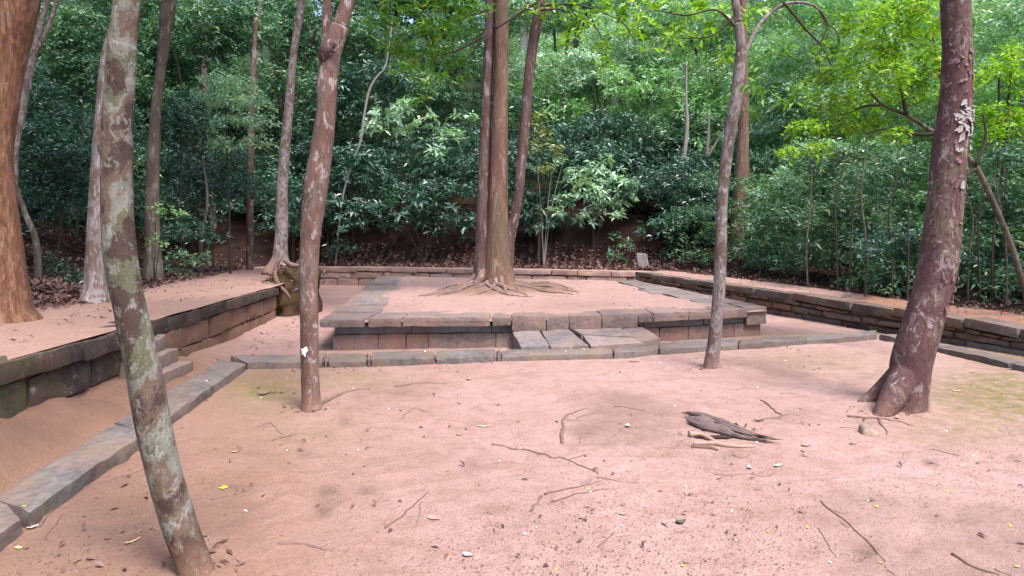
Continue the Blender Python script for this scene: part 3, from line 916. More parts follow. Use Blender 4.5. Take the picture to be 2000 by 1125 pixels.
Z = ZP - .035 + .05 * sstep(.25, .85, edge_f + nz * .45) * sstep(.55, 1.0, edge_l + nz * .4) * sstep(.3, .9, edge_b + nz * .5) * sstep(.5, 1.5, edge_r + nz * .7) + nz * .006
Z = np.where(np.minimum.reduce([edge_f, edge_l, edge_b, edge_r]) < .02, ZP - .06, Z)
i = (np.arange(n0 - 1)[:, None] * n1 + np.arange(n1 - 1)[None]).ravel()
mk('sand_fill', np.concatenate([XY, Z[..., None]], -1).reshape(-1, 3), np.stack([i, i + n1, i + n1 + 1, i + 1], -1), M['path_sand'], plat,
   attrs={'tan': np.full(n0 * n1, .22), 'moss': np.zeros(n0 * n1), 'dark': .22 * sstep(1.6, .2, edge_r).ravel()})
# slabs laid along the left, right and back rims
rng = np.random.default_rng(31)
def rim_row(A, B, inward, dep, m, lens, sd):
    L = np.linalg.norm(B - A)
    s = 0
    k = 0
    while s < L - .1:
        l = min(rng.uniform(*lens), L - s)
        a, b = A + (B - A) * (s + .012) / L, A + (B - A) * (s + l - .012) / L
        dd = dep * rng.uniform(.8, 1.15)
        q = [a, b, b + inward * dd, a + inward * dd]
        V, Q = stone([(x, y, ZP - .13) for x, y in q], [(x, y, ZP + rng.normal(.002, .007)) for x, y in q], .025, .01, sd + k, .09, 3)
        mk('rim_slab', V, Q, m, plat)
        s += l
        k += 1
rim_row(fl + (-.01, .87), bl, np.array((.98, .0)), .95, M['paving'], (.6, 1.25), 400)
rim_row(fr + (.0, .9), br_, np.array((-.98, .0)), 1.0, M['paving'], (.7, 1.4), 430)
rim_row(bl + (.95, .1), br_ + (-1.0, .05), np.array((0, -1.0)), .8, M['back_stone'], (.8, 1.6), 460)

# paving between the kerb and the platform
pave = thing('paving', 'cracked flat slabs bridging from the kerb to the middle of the raised platform', 'stone paving', (1.1, 9.0, -.05))
for k, qd in enumerate(([(1001, 648), (1053, 645), (1074, 675), (1017, 677)], [(1055, 645), (1111, 641), (1150, 674), (1076, 677)], [(1113, 641), (1207, 636), (1241, 657), (1135, 652)],
                        [(1137, 653.5), (1240, 658.5), (1258, 669), (1153, 675)], [(1209, 636), (1250, 634), (1291, 660), (1252, 667)])):
    zq = [np.interp(y, (640, 677), (.24, .128)) for _, y in qd]
    T4 = [gp(x, y, z_) for (x, y), z_ in zip(qd, zq)][::-1]
    B4 = [t - (0, 0, .22) for t in T4]
    V, Q = stone(B4, T4, .02, .009, 500 + k, .05, 4)
    mk('paving_slab', V, Q, M['paving'], pave)

# upright stone
sx, sy = 4.78, 21.3
sz = TH(sx, sy)
w0, h0 = .21, .60
V, Q = stone([(sx - w0, sy - .05, sz - .15), (sx + w0 * 1.08, sy - .05, sz - .15), (sx + w0 * 1.08, sy + .07, sz - .15), (sx - w0, sy + .07, sz - .15)],
             [(sx - w0 - .06, sy + .02, sz + h0), (sx + w0 - .09, sy + .02, sz + h0), (sx + w0 - .09, sy + .13, sz + h0), (sx - w0 - .06, sy + .13, sz + h0)], .055, .01, 77, .03, 5)
tag(mk('standing_stone', V, Q, M['stele'], loc=(sx, sy, sz)), 'pale upright slab with rounded corners standing on the terrace at the wall corner', 'standing stone')
# ------------------------------------------------------------------ trees standing by themselves
def tree(label, rows, d, m, name='tree', base_drop=.18, top=3.0, sides=28, step=.06, rough=.05, seed=1, flare=.6, flare_h=.25, lobes=4, freq=.8, group=None, part='trunk', root=None, cat='tree', extra=()):
    """rows (px, py, width) from the foot upward"""
    T = pxtube(rows, d)
    if root is None:
        root = thing(name, label, cat, T[0][:3], group)
        dn = T[0] - (T[1] - T[0]) / max(np.linalg.norm((T[1] - T[0])[:3]), .01) * base_drop
        dn[3] = T[0][3]
        T = np.vstack([dn, T])
    if top:
        dv = (T[-1] - T[-2])
        dv = dv / np.linalg.norm(dv[:3])
        up = T[-1] + dv * top
        up[3] = T[-1][3] * .82
        T = np.vstack([T, up])
    V, Fs = tube(T, sides, step, rough, seed, flare, flare_h, lobes, freq)
    if extra:
        mb = MB().add(V, Fs)
        nb = len(Fs[0])
        for ev, eq, _ in extra: mb.add(ev, eq)
        mid = [0] * nb + [1 + (em is not extra[0][2]) for ev, eq, em in extra for _ in range(len(eq))] + [0] * len(Fs[1])
        mb.make(part, None, root, mats=[m, extra[0][2], extra[-1][2]], midx=mid)
    else:
        mk(part, V, Fs, m, root)
    return root

def limb(root, rows, d, m, part='branch', sides=9, step=.07, rough=.08, seed=1, **k):
    V, Fs = tube(pxtube(rows, d), sides, step, rough, seed, **k)
    return mk(part, V, Fs, m, root)

def root_on(root, pts, m, zf, r0, r1, seed=1, sink=.45, part='root', sides=8, step=.05):
    """a surface root through world x, y points lying on zf(x, y)"""
    n = len(pts)
    S = spline(np.array([(x, y, 0, r0 + (r1 - r0) * i / (n - 1)) for i, (x, y) in enumerate(pts)]), step)
    rr = np.random.default_rng(seed)
    S[:, 2] = [zf(x, y) for x, y in S[:, :2]]
    S[:, 2] += S[:, 3] * (1 - 2 * sink) + .3 * S[:, 3] * fbm(S[:, :3] * 5, 2, seed)
    V, Fs = tube(S[::2] if len(S) > 6 else S, sides, step, .14, seed)
    return mk(part, V, Fs, m, root)

# leaning lichen tree in front
t2 = tree('slender leaning tree close by, its bark blotched with pale lichen and dark brown patches',
          [(393, 1150, 66), (378, 1100, 60), (352, 1028, 60), (322, 928, 60), (300, 833, 61), (279, 722, 60), (256, 611, 57), (242, 540, 57), (231, 450, 56), (228, 300, 54), (231, 200, 51), (235, 150, 52), (238, 100, 51), (249, 0, 45)],
          2.79, M['bark_lichen'], sides=44, step=.03, rough=.045, seed=4, flare=.12, flare_h=.08, freq=.55, top=1.6)
V, Fs = tube(pxtube([(206, 310, 10), (203, 296, 22), (202, 284, 20), (206, 272, 8)], 2.77), 14, .01, .25, 8)
mk('burl', V, Fs, M['bark_lichen'], t2.children[0])

# far left orange trunk
t1 = tree('thick orange-brown tree rising from a flared foot on the left sandy terrace',
          [(-4, 640, 150), (-6, 612, 122), (-6, 575, 104), (-7, 500, 86), (-14, 400, 74), (-18, 300, 70), (-8, 200, 70), (10, 100, 72), (32, 0, 72)],
          6.8, M['bark_orange'], sides=44, step=.06, rough=.05, seed=6, flare=.10, flare_h=.2, lobes=3, top=3)
# pale tree just behind the leaning one
t3 = tree('pale grey-barked tree with a hollow buttressed foot beside the leaf heap',
          [(192, 592, 66), (190, 560, 46), (190, 500, 40), (192, 420, 36), (199, 300, 34), (208, 200, 34), (222, 100, 36), (255, 0, 34)],
          9.0, M['bark_pale'], sides=32, step=.06, seed=9, flare=.55, flare_h=.28, lobes=3, top=3)
limb(t3, [(214, 430, 16), (224, 452, 15), (222, 520, 14), (216, 600, 18)], 8.9, M['bark_pale'], 'root', seed=3)
# knotty trunk on the slope at left
t4 = tree('straight brown tree with a mossy base standing in the leaf litter left of the mound',
          [(299, 535, 36), (299, 500, 30), (297, 400, 25), (300, 300, 22), (306, 200, 18), (316, 120, 18), (323, 60, 22), (330, 0, 27)],
          14.0, M['bark_forest'], sides=24, step=.09, seed=11, flare=.2, top=4)
# tree on the mound
t5 = tree('slim straight grey tree growing on the earth mound with a root hanging over its side',
          [(546, 522, 44), (547, 505, 30), (550, 450, 24), (552, 350, 21), (565, 200, 17), (574, 100, 14), (590, 0, 15)],
          14.0, M['bark_grey'], sides=24, step=.08, seed=13, flare=.5, flare_h=.22, top=4)
limb(t5, [(546, 505, 9), (539, 522, 8), (537, 540, 9), (545, 557, 8), (558, 570, 6), (568, 585, 4)], 12.85, M['root'], 'root', seed=5, rough=.2)
limb(t5, [(556, 508, 10), (570, 518, 9), (590, 520, 6), (606, 528, 4)], 13.1, M['root'], 'root', seed=6, rough=.2)
# pinkish tree on the sand, middle left
t6 = tree('bare pinkish tree on the sand with a broken knot and white paint mark',
          [(608, 806, 40), (608, 780, 36), (605, 720, 34), (604, 640, 35), (603, 548, 35), (606, 470, 38), (612, 410, 42), (619, 349, 45), (627, 300, 42), (636, 225, 37), (640, 150, 37), (648, 100, 36), (663, 55, 34), (680, 0, 27)],
          5.6, M['bark_pink'], sides=36, step=.04, rough=.06, seed=15, flare=.3, flare_h=.09, freq=.6, top=2.5)
limb(t6, [(634, 200, 20), (634, 130, 19), (637, 80, 17), (639, 0, 16), (641, -120, 15)], 5.75, M['bark_pink'], 'branch', seed=4, sides=20)
V, Fs = tube(pxtube([(629, 118, 14), (640, 97, 30), (648, 88, 26), (656, 90, 8)], 5.53), 16, .02, .3, 5)
mk('broken_knot', V, Fs, M['bark_dark'], t6.children[0])
# torn white paint mark wrapped on the trunk
tc = pp(604, 684, 5.6)
rt = 35 / 2 / F * 5.6 * 1.03
blob = [(-.62, .9), (-.5, .2), (-.15, .25), (.0, .75), (.5, 1.0), (.62, .55), (.75, .35), (.35, -.25), (.3, -.9), (.05, -.75), (-.05, -.4), (-.35, -.55), (-.3, .0)]
pv = []
for i_, (a, b) in enumerate(blob):
    ang = (a - .35) * .62
    pv.append((tc[0] + math.sin(ang) * rt * 1.06, tc[1] - math.cos(ang) * rt * 1.06, tc[2] + b * .052))
ctr = np.array((tc[0] + math.sin(-.15) * rt * 1.1, tc[1] - math.cos(-.15) * rt * 1.1, tc[2] + .012))
pv = np.array(pv + [tuple(ctr)])
k_ = len(blob)
tag(mk('paint_mark', np.vstack([pv, pv + (0, .006, 0)]), np.array([(i, k_, (i + 1) % k_) for i in range(k_)]), M['white_paint'], t6.children[0]), 'torn patch of white paint')
root_on(t6, [tuple(gp(p, q)[:2]) for p, q in ((622, 795), (640, 783), (665, 771), (690, 764), (722, 760))], M['root'], GH, .035, .012, 3, .5)

# centre tree with three stems on the platform
ct = thing('tree', 'great triple-stemmed tree with spreading surface roots in the middle of the platform', 'tree', pp(965, 572, 13.6))
def stem(rows, d, m, seed, sides=34, flare=0, **k):
    T = pxtube(rows, d)
    dv = (T[-1] - T[-2]) / np.linalg.norm((T[-1] - T[-2])[:3])
    up = T[-1] + dv * 4
    up[3] = T[-1][3] * .8
    V, Fs = tube(np.vstack([T, up]), sides, .08, .06, seed, flare, .4, 4, .7, **k)
    return mk('trunk', V, Fs, m, ct)
stem([(950, 596, 116), (951, 566, 70), (949, 520, 48), (947, 450, 36), (945, 380, 27), (947, 300, 23), (950, 200, 20), (955, 100, 20), (959, 0, 20)], 13.62, M['bark_dark'], 21)
stem([(976, 598, 132), (974, 566, 84), (973, 530, 60), (972, 470, 48), (973, 380, 38), (975, 300, 34), (977, 200, 30), (979, 100, 28), (980, 0, 28)], 13.5, M['bark_tan'], 22)
stem([(984, 585, 48), (988, 530, 30), (995, 470, 22), (1006, 420, 20), (1013, 380, 19), (1017, 330, 19), (1020, 300, 20), (1026, 230, 20), (1033, 150, 20), (1042, 80, 21), (1059, 0, 23)], 13.5, M['bark_dark'], 23, 26)
# soil plate over the roots and the roots themselves
cx, cy = pp(968, 572, 13.6)[:2]
def plate(x, y):
    dx, dy = x - cx, (y - cy) * .8
    r1 = math.exp(-((dx + .12) ** 2 + dy * dy) / .75)
    r2 = .62 * math.exp(-(((dx - 1.25) / .58) ** 2 + ((dy - .0) / .5) ** 2))
    return ZP + .012 + .27 * r1 + .30 * r2
g = np.linspace(-2.4, 2.7, 90)
h = np.linspace(-2.3, 2.3, 60)
A_, B_ = np.meshgrid(g, h, indexing='ij')
PVv = np.stack([cx + A_, cy + B_, np.vectorize(plate)(cx + A_, cy + B_)], -1).reshape(-1, 3)
PVv[:, 2] += fbm(PVv * 5, 4, 61) * .045 * sstep(ZP + .0, ZP + .12, PVv[:, 2]) - .02 * sstep(ZP + .03, ZP + .005, PVv[:, 2])
i = (np.arange(89)[:, None] * 60 + np.arange(59)[None]).ravel()
hgt_ = PVv[:, 2] - ZP
mk('root_soil', PVv, np.stack([i, i + 60, i + 61, i + 1], -1), M['path_sand'], ct, attrs={'tan': .25 + 1.1 * sstep(.03, .16, hgt_), 'moss': hgt_ * 0, 'dark': .55 * sstep(.02, .14, hgt_)})
rr = np.random.default_rng(5)
for k in range(46):
    a = k / 46 * 6.283 + rr.normal(0, .12)
    L = rr.uniform(.7, 1.75) * (1.0 if abs(math.cos(a)) > .4 else .75)
    pts, x, y, a2 = [], cx + .30 * math.cos(a), cy + .26 * math.sin(a), a
    for s in range(7):
        pts.append((x, y))
        a2 += rr.normal(0, .33)
        x += math.cos(a2) * L / 6
        y += math.sin(a2) * L / 6
    root_on(ct, pts, M['root'], plate, rr.uniform(.035, .085), .012, 100 + k, .36)
for k, rows in enumerate(([(956, 500, 14, 13.6), (938, 545, 18), (918, 562, 14), (890, 572, 9), (862, 578, 5)], [(978, 505, 14, 13.6), (991, 548, 14), (1004, 566, 10), (1020, 575, 6)], [(966, 515, 12, 13.5), (968, 556, 13), (958, 574, 11), (945, 583, 6)],
                          [(974, 515, 10, 13.5), (980, 560, 12), (975, 578, 9), (972, 588, 5)], [(950, 510, 10, 13.6), (915, 552, 9), (895, 556, 6), (870, 562, 4)])):
    limb(ct, rows, (13.3, 13.4, 13.1, 13.0, 13.4)[k], M['root'], 'root', seed=40 + k, rough=.12)

# slim mottled tree right of the paving
t8 = tree('slim mottled grey tree on the sand before the kerb, forking high up',
          [(1389, 722, 31), (1392, 690, 26), (1398, 640, 24), (1405, 560, 23), (1408, 480, 22), (1410, 400, 21), (1414, 350, 22), (1424, 270, 22), (1440, 180, 24), (1446, 120, 23), (1448, 100, 21), (1443, 50, 16), (1436, 0, 15)],
          7.5, M['bark_grey'], sides=30, step=.05, rough=.05, seed=25, flare=.2, flare_h=.1, top=2.5)
b8 = limb(t8, [(1449, 120, 12), (1460, 92, 8.5), (1478, 57, 8), (1502, 28, 7.5), (1532, 8, 6), (1575, 6, 4.5), (1600, 20, 3.5), (1611, 44, 2.5)], 7.5, M['bark_grey'], 'branch', 12, seed=5)
for k, rows in enumerate(([(1530, 4, 5), (1552, 30, 4.5), (1578, 62, 4), (1605, 90, 3), (1624, 128, 2)], [(1602, 20, 4), (1616, 50, 3.5), (1603, 85, 3), (1600, 120, 2.5), (1603, 150, 1.8), (1616, 165, 1)],
                          [(1600, 100, 2.5), (1575, 125, 2), (1560, 150, 1.6), (1540, 178, 1)], [(1612, 46, 3), (1632, 58, 2.2), (1640, 85, 1.6)])):
    limb(b8, rows, 7.45, M['stem'], 'twig', 6, seed=60 + k)

# dark red trunk beyond it
t9 = tree('thick reddish trunk half hidden behind the slim mottled tree',
          [(1442, 525, 46), (1441, 480, 38), (1447, 400, 34), (1450, 300, 24), (1452, 240, 20), (1452, 150, 18), (1450, 60, 18), (1450, 0, 17)],
          22.3, M['bark_tan'], sides=22, step=.14, seed=27, flare=.3, flare_h=.4, top=5)
# right tree with peeling bark
rows10 = [(1766, 812, 80), (1769, 795, 74), (1776, 745, 70), (1781, 702, 72), (1799, 645, 70), (1812, 600, 66), (1824, 560, 65), (1835, 500, 65), (1846, 400, 60), (1855, 300, 60), (1866, 200, 55), (1869, 100, 50), (1866, 0, 50)]
# loose plates standing off its bark
TT = spline(pxtube(rows10, 5.6), .02)
rr = np.random.default_rng(9)
chips = []
for pale, cnt in ((False, 130), (True, 60)):
    for k in range(cnt):
        if pale:
            py0 = rr.normal(250, 24) if rr.random() < .93 else rr.choice([360, 640, 670, 690, 560, 600, 180])
            q = int(np.argmin(np.abs(HZ - (TT[:, 2] - CZ) / TT[:, 1] * F - py0)))
        else:
            q = int(rr.uniform(.22, .93) * len(TT))
        c, r_ = TT[q, :3], TT[q, 3]
        a = rr.uniform(-1.35, 1.35) if not pale else rr.normal(.35, .55)
        wdt, hh = rr.uniform(.010, .034), rr.uniform(.012, .055)
        if pale: wdt *= 1.5; hh *= 1.6
        skew = rr.normal(0, .35)
        z0 = c[2] + rr.uniform(-.02, .02)
        nu, nv = 4, 4
        P = []
        lift = rr.uniform(.003, .011)
        for iu in range(nu):
            for iv in range(nv):
                u, v = iu / (nu - 1) - .5, iv / (nv - 1)
                ed = 1 - .25 * abs(u) * 2 * (v if rr.random() < .8 else 1)
                an = a + (u + skew * (v - .5) + rr.normal(0, .05)) * wdt / r_
                rad = r_ * 1.045 + .002 + lift * (1 - v) ** 2 * rr.uniform(.8, 1.2)
                P.append((c[0] + math.sin(an) * rad, c[1] - math.cos(an) * rad, z0 - hh * .5 + hh * (v * ed + skew * u * .8) + rr.normal(0, .004)))
        ii = (np.arange(nu - 1)[:, None] * nv + np.arange(nv - 1)[None]).ravel()
        chips.append((np.array(P), np.stack([ii, ii + nv, ii + nv + 1, ii + 1], -1), M['bark_chip_pale'] if pale else M['bark_chip']))

t10 = thing('tree', 'stout purple-brown tree with peeling plates of bark and buttress roots on the sand', 'tree', pxtube(rows10, 5.6)[0][:3])
T = pxtube(rows10, 5.6)
dv = T[-1] - T[-2]
T = np.vstack([T[0] + (0, 0, -.25, .02), T, T[-1] + dv / np.linalg.norm(dv[:3]) * 2.2])
mb = MB().add(*tube(T, 56, .03, .045, 29, .16, .12, 5, .8))
mb.add(*tube(pxtube([(1806, 640, 24, 5.66), (1784, 684, 32, 5.68), (1757, 722, 32, 5.72), (1729, 753, 30, 5.76), (1702, 776, 24, 5.8), (1676, 792, 16, 5.8), (1650, 806, 8, 5.8)], 5.75), 24, .03, .06, 3))
mb.add(*tube(pxtube([(1790, 670, 30, 5.62), (1774, 715, 46, 5.58), (1756, 755, 48, 5.52), (1738, 787, 42, 5.46), (1722, 810, 30, 5.42), (1706, 830, 16, 5.4), (1694, 846, 8, 5.4)], 5.5), 24, .03, .06, 3))
tr10 = mb.make('trunk', M['bark_plate'], t10)
md = tr10.modifiers.new('fuse', 'REMESH')
md.mode = 'VOXEL'
md.voxel_size = .012
md.use_smooth_shade = True
md = tr10.modifiers.new('soften', 'SMOOTH')
md.factor, md.iterations = .5, 9
for pale_ in (M['bark_chip'], M['bark_chip_pale']):
    mb = MB()
    for P_, q_, m_ in chips:
        if m_ is pale_: mb.add(P_, q_)
    o = mb.make('loose_bark', pale_, t10)
    o['kind'] = 'stuff'

# ------------------------------------------------------------------ foliage
def crown(root, clumps, d, m, leaf, n=6, wr_=.36, dens=1.0, rng=None, dj=.6, flat=.7, part='foliage', low=-.35, tilt=62, droop=.25, kind=None):
    """clumps: (px, py, r px[, depth offset]); leaf in metres"""
    Ps, As = [], []
    for c in clumps:
        dd = d + (c[3] if len(c) > 3 else rng.uniform(-dj, dj))
        r_ = c[2] / F * dd
        cc = pp(c[0], c[1], dd)
        mcount = int(max(5, dens * 5.2 * (r_ / leaf) ** 2 * 2.0 / n * 1.9))
        P, A = clump_points(cc, (r_, r_ * .9, r_ * flat), mcount, rng, low)
        Ps.append(P)
        As.append(A)
    V, T = leaves(np.vstack(Ps), np.vstack(As), n, leaf, wr_, rng, tilt, 16, droop)
    return mk(part, V, T, m, root, smooth=False)

def plant(label, px, d, clumps, m, leaf, name='shrub', cat='shrub', n=6, wr_=.36, dens=1.0, seed=1, stems=3, sm=None, srad=.015, group=None, by=None, **k):
    """a shrub or small tree: stems from its foot into its leaf clumps"""
    rng = np.random.default_rng(seed)
    x, y = (px - 1000) / F * d, d
    z = TH(x, y) if by is None else by
    root = thing(name, label, cat, (x, y, z), group)
    crown(root, clumps, d, m, leaf, n, wr_, dens, rng, **k)
    mb = MB()
    for c in sorted(clumps, key=lambda q: -q[2])[:stems]:
        e = pp(c[0], c[1], d + (c[3] if len(c) > 3 else 0))
        b = np.array((x, y, z - .1))
        h_ = (b + e) / 2 + np.array((rng.normal(0, .12), rng.normal(0, .12), .15)) * np.linalg.norm(e - b) * .4
        h_[:2] = b[:2] * .6 + e[:2] * .4
        mb.add(*tube(np.array([(*b, srad), (*h_, srad * .75), (*e, srad * .4)]), 6, .2, .1, seed))
    if stems: mb.make('stem', sm or M['stem'], root)
    return root

def blob(cx, cy, rx, ry, k, r, seed):
    """k clump circles spread over an ellipse in the photo"""
    rr = np.random.default_rng(seed)
    out = []
    for _ in range(k):
        a, q = rr.uniform(0, 6.283), math.sqrt(rr.uniform(0, 1))
        out.append((cx + rx * q * math.cos(a), cy + ry * q * math.sin(a), r * rr.uniform(.7, 1.3)))
    return out

LT, LM, LL, LP, LI, LO, LC = (M['leaf_' + k] for k in ('teal', 'mid', 'light', 'pale', 'lime', 'olive', 'canopy'))
# behind the back wall
plant('bright green drooping shrub leaning over the back wall right of the great tree', 1160, 22.6, [(1170, 345, 48), (1200, 372, 42), (1150, 380, 45), (1215, 395, 25), (1130, 350, 35), (1180, 410, 38), (1100, 395, 30), (1150, 430, 26), (1070, 415, 26), (1060, 440, 20), (1200, 425, 22)], LP, .30, n=7, seed=301, dens=1.25, tilt=70, droop=.4)
plant('dark whorled shrub leaning over the back wall left of the great tree', 830, 22.8, [(800, 420, 40), (840, 432, 36), (760, 412, 34), (870, 412, 32), (820, 395, 32), (725, 432, 22), (850, 455, 18), (905, 440, 26), (912, 470, 18), (885, 380, 26)], LT, .32, n=8, seed=302, dens=1.2, tilt=72, droop=.4)
plant('blue-green whorled bush high on the bank left of the great tree', 800, 24.6, [(760, 235, 42), (800, 215, 36), (840, 245, 36), (880, 270, 30), (730, 255, 28), (905, 235, 26), (860, 300, 28), (790, 265, 30)], LP, .34, n=8, seed=303, tilt=72)
plant('low leafy bush with fresh leaves at the bank foot behind the great tree roots', 668, 22.9, [(660, 485, 22), (680, 475, 18), (645, 492, 15), (690, 490, 14)], LT, .22, seed=304, stems=2)
plant('small green bush at the foot of the bank left of the upright slab', 1212, 22.4, [(1205, 490, 24), (1225, 480, 18), (1190, 500, 16), (1215, 508, 14), (1200, 462, 16)], LM, .2, seed=305, stems=2)
plant('full dark green shrub just right of the upright slab', 1340, 23.0, [(1330, 400, 42), (1360, 430, 40), (1310, 440, 34), (1345, 470, 36), (1300, 400, 28), (1375, 390, 30), (1375, 470, 26), (1320, 490, 22), (1290, 430, 22)], LT, .24, n=6, seed=306, dens=1.3)
plant('low pale green bush spilling onto the terrace right of the upright slab', 1372, 22.0, [(1368, 500, 24), (1390, 510, 20), (1350, 500, 20), (1380, 520, 14)], LL, .18, seed=307, stems=2)
plant('airy yellow-green sapling close behind the thin stem of the great tree', 1052, 21.8, [(1045, 235, 30), (1060, 265, 30), (1040, 290, 26), (1075, 300, 28), (1060, 330, 24)], LO, .22, seed=308, dens=.8)
plant('bare twiggy bush with a few leaves behind the thin stem of the great tree', 1062, 22.2, [(1080, 320, 20), (1100, 315, 16), (1050, 330, 16)], LP, .2, seed=309, dens=.5, stems=3, sm=M['pale_stem'], srad=.025)
plant('mid green bush on the bank above the bright drooping shrub', 1120, 26, [(1120, 270, 55), (1170, 290, 50), (1080, 300, 45), (1215, 320, 45), (1160, 240, 45), (1250, 290, 45), (1230, 240, 40)], LT, .26, seed=310)
plant('tree with leaves painted pale for the light on the hillside right of the great tree top', 1180, 29, blob(1170, 120, 120, 70, 12, 48, 1), LP, .26, 'tree', 'tree', seed=311, srad=.08)
plant('yellow-green small tree on the hillside above the bare hanging stem', 1235, 27, blob(1240, 170, 55, 30, 6, 26, 2), LL, .26, 'tree', 'tree', seed=312, srad=.05)
plant('grey-green bush on the hillside between the two bare stems', 1330, 27, blob(1310, 270, 90, 60, 10, 44, 3), LM, .22, seed=313)
plant('white-flecked bush with pale young leaves beside the bare forked stem', 1392, 25, [(1385, 222, 20), (1372, 238, 14), (1398, 230, 12), (1410, 215, 16)], LP, .26, seed=314, dens=.8)
plant('dense teal tree on the hillside right of the mound tree', 700, 28, blob(720, 180, 75, 70, 12, 46, 4), LT, .26, 'tree', 'tree', seed=315, srad=.05, stems=1)
plant('dark bush on the bank right of the pinkish tree', 690, 24, blob(690, 345, 60, 50, 9, 36, 5), LT, .28, n=8, seed=316, tilt=70)
plant('dark bush clinging to the middle of the brown bank', 800, 25.5, blob(815, 335, 65, 28, 7, 30, 6), LT, .28, n=8, seed=317, tilt=70)
for k, (px_, lab) in enumerate(((560, 'tall far tree whose crown fills the top of the view left of the pinkish tree'), (735, 'tall far tree whose crown fills the top of the view right of the pinkish tree'), (880, 'tall far tree rising behind the leaves left of the great tree'),
                                (1090, 'tall far tree rising just right of the great tree'), (1260, 'tall far tree rising above the bare kinked stem'), (1400, 'tall far tree rising behind the top of the slim mottled tree'), (1640, 'tall far tree behind the lime green crown'), (1960, 'tall far tree at the right behind the peeling-bark tree'))):
    plant(lab, px_, 33 + k % 3, blob(px_, 10, 90, 55, 13, 58, 40 + k), LP if k > 2 else LM, .36, 'tree', 'tree', seed=340 + k, srad=.14, stems=5)  # right-hand crowns get paler leaves to paint the brighter light there
plant('dark shrub drooping over the middle of the bank behind the pinkish tree', 640, 23.4, blob(655, 420, 60, 36, 10, 34, 61), LT, .27, n=8, seed=351, tilt=70, droop=.4)
plant('dark shrub hanging low over the bank close right of the great tree', 1075, 23.0, blob(1062, 415, 62, 36, 11, 34, 62), LT, .28, n=8, seed=352, tilt=70, droop=.4)
plant('dark shrub in the hollow left of the upright slab', 1255, 24.5, blob(1250, 385, 45, 45, 8, 36, 63), LT, .26, seed=353)
plant('dark shrub over the leafy bank between the mound tree and the pinkish tree', 575, 20.5, blob(575, 400, 45, 40, 8, 36, 64), LT, .24, seed=354)
# left side
plant('layered pale teal tree crown left of the mound tree', 450, 17.5, [(440, 190, 52), (400, 200, 42), (490, 205, 46), (450, 240, 45), (510, 240, 36), (390, 250, 36), (420, 160, 34), (470, 165, 34), (500, 280, 34), (440, 285, 38)], M['leaf_pale'], .15, 'tree', 'tree', seed=318, stems=1, srad=.035, flat=.5)
plant('dark drooping tree beneath the layered pale crown', 420, 18.5, blob(440, 350, 95, 50, 13, 42, 8), LT, .16, 'tree', 'tree', seed=319, stems=1, srad=.035)
plant('dark leafy shrub between the brown tree and the pale grey-barked tree', 355, 16, blob(345, 300, 40, 90, 10, 40, 9), LT, .15, seed=320)
plant('low shrub at the edge of the sandy path left of the mound', 345, 14.2, [(350, 500, 26), (378, 512, 22), (325, 520, 18), (400, 500, 20), (365, 535, 12)], LM, .13, seed=321, stems=2)
plant('trailing shrub on the leafy bank above the sandy path', 395, 15.8, [(390, 455, 34), (360, 440, 30), (420, 470, 26), (340, 465, 22)], LT, .17, seed=322, stems=3)
plant('broad dark bush behind the fork of thin stems at left', 110, 13.5, blob(110, 330, 75, 90, 16, 44, 10), LT, .13, seed=323)
plant('bright top of a tree seen left of the leaning lichen tree', 150, 19, blob(140, 120, 70, 90, 14, 48, 11), LM, .17, 'tree', 'tree', seed=324, stems=2, srad=.05)
plant('tall green tree behind the knotty brown trunk', 390, 24, blob(410, 60, 110, 60, 14, 52, 12), LM, .22, 'tree', 'tree', seed=325, stems=2, srad=.06)
plant('small ferny shrub over the leaf heap beside the pale grey-barked tree', 118, 11.2, [(110, 520, 26), (140, 540, 24), (85, 500, 20), (150, 565, 16), (100, 555, 14), (165, 545, 14)], LT, .12, seed=326, stems=2)
plant('young sapling with flat leaf sprays in front of the knotty brown trunk', 302, 12.8, [(305, 405, 14), (325, 412, 14), (345, 416, 10), (295, 470, 16), (318, 480, 10)], LL, .13, seed=327, dens=.7, stems=3, srad=.012)
# right side
plant('pale airy shrub at the bend of the right terrace', 1500, 19.5, [(1490, 420, 46), (1530, 400, 46), (1560, 440, 44), (1480, 380, 36), (1520, 460, 40), (1465, 450, 30), (1590, 410, 40), (1570, 380, 36), (1540, 350, 34), (1490, 490, 24)], LP, .2, seed=328, dens=1.1)
plant('mid green thicket shrub behind the terrace left of the peeling-bark tree', 1640, 14.5, blob(1640, 460, 90, 55, 14, 44, 13), LM, .16, seed=329)
plant('leafy undergrowth bush directly behind the terrace rim left of the peeling-bark tree', 1720, 12.6, blob(1740, 500, 60, 45, 9, 36, 14), LT, .14, seed=330)
plant('tree with pale haze painted into its leaves between the mottled tree and the lime green crown', 1530, 26, blob(1530, 190, 80, 110, 16, 52, 15), LP, .26, 'tree', 'tree', seed=331, srad=.09)
plant('yellow-green young tree right of the peeling-bark tree', 1950, 13.5, blob(1945, 190, 50, 110, 14, 34, 16), LI, .15, 'tree', 'tree', seed=332, srad=.05)
plant('loose green shrub under the arching stem at far right', 1935, 12.5, blob(1945, 400, 50, 70, 10, 34, 17), LM, .14, seed=333, dens=.8)
plant('dark low undergrowth at far right behind the terrace rim', 1930, 11.6, blob(1930, 530, 60, 35, 8, 28, 18), LT, .12, seed=334, dens=.8)
plant('shrub with light painted into its leaves on the slope above the right terrace', 1620, 18.5, blob(1600, 330, 70, 50, 12, 40, 19), LP, .19, seed=335)

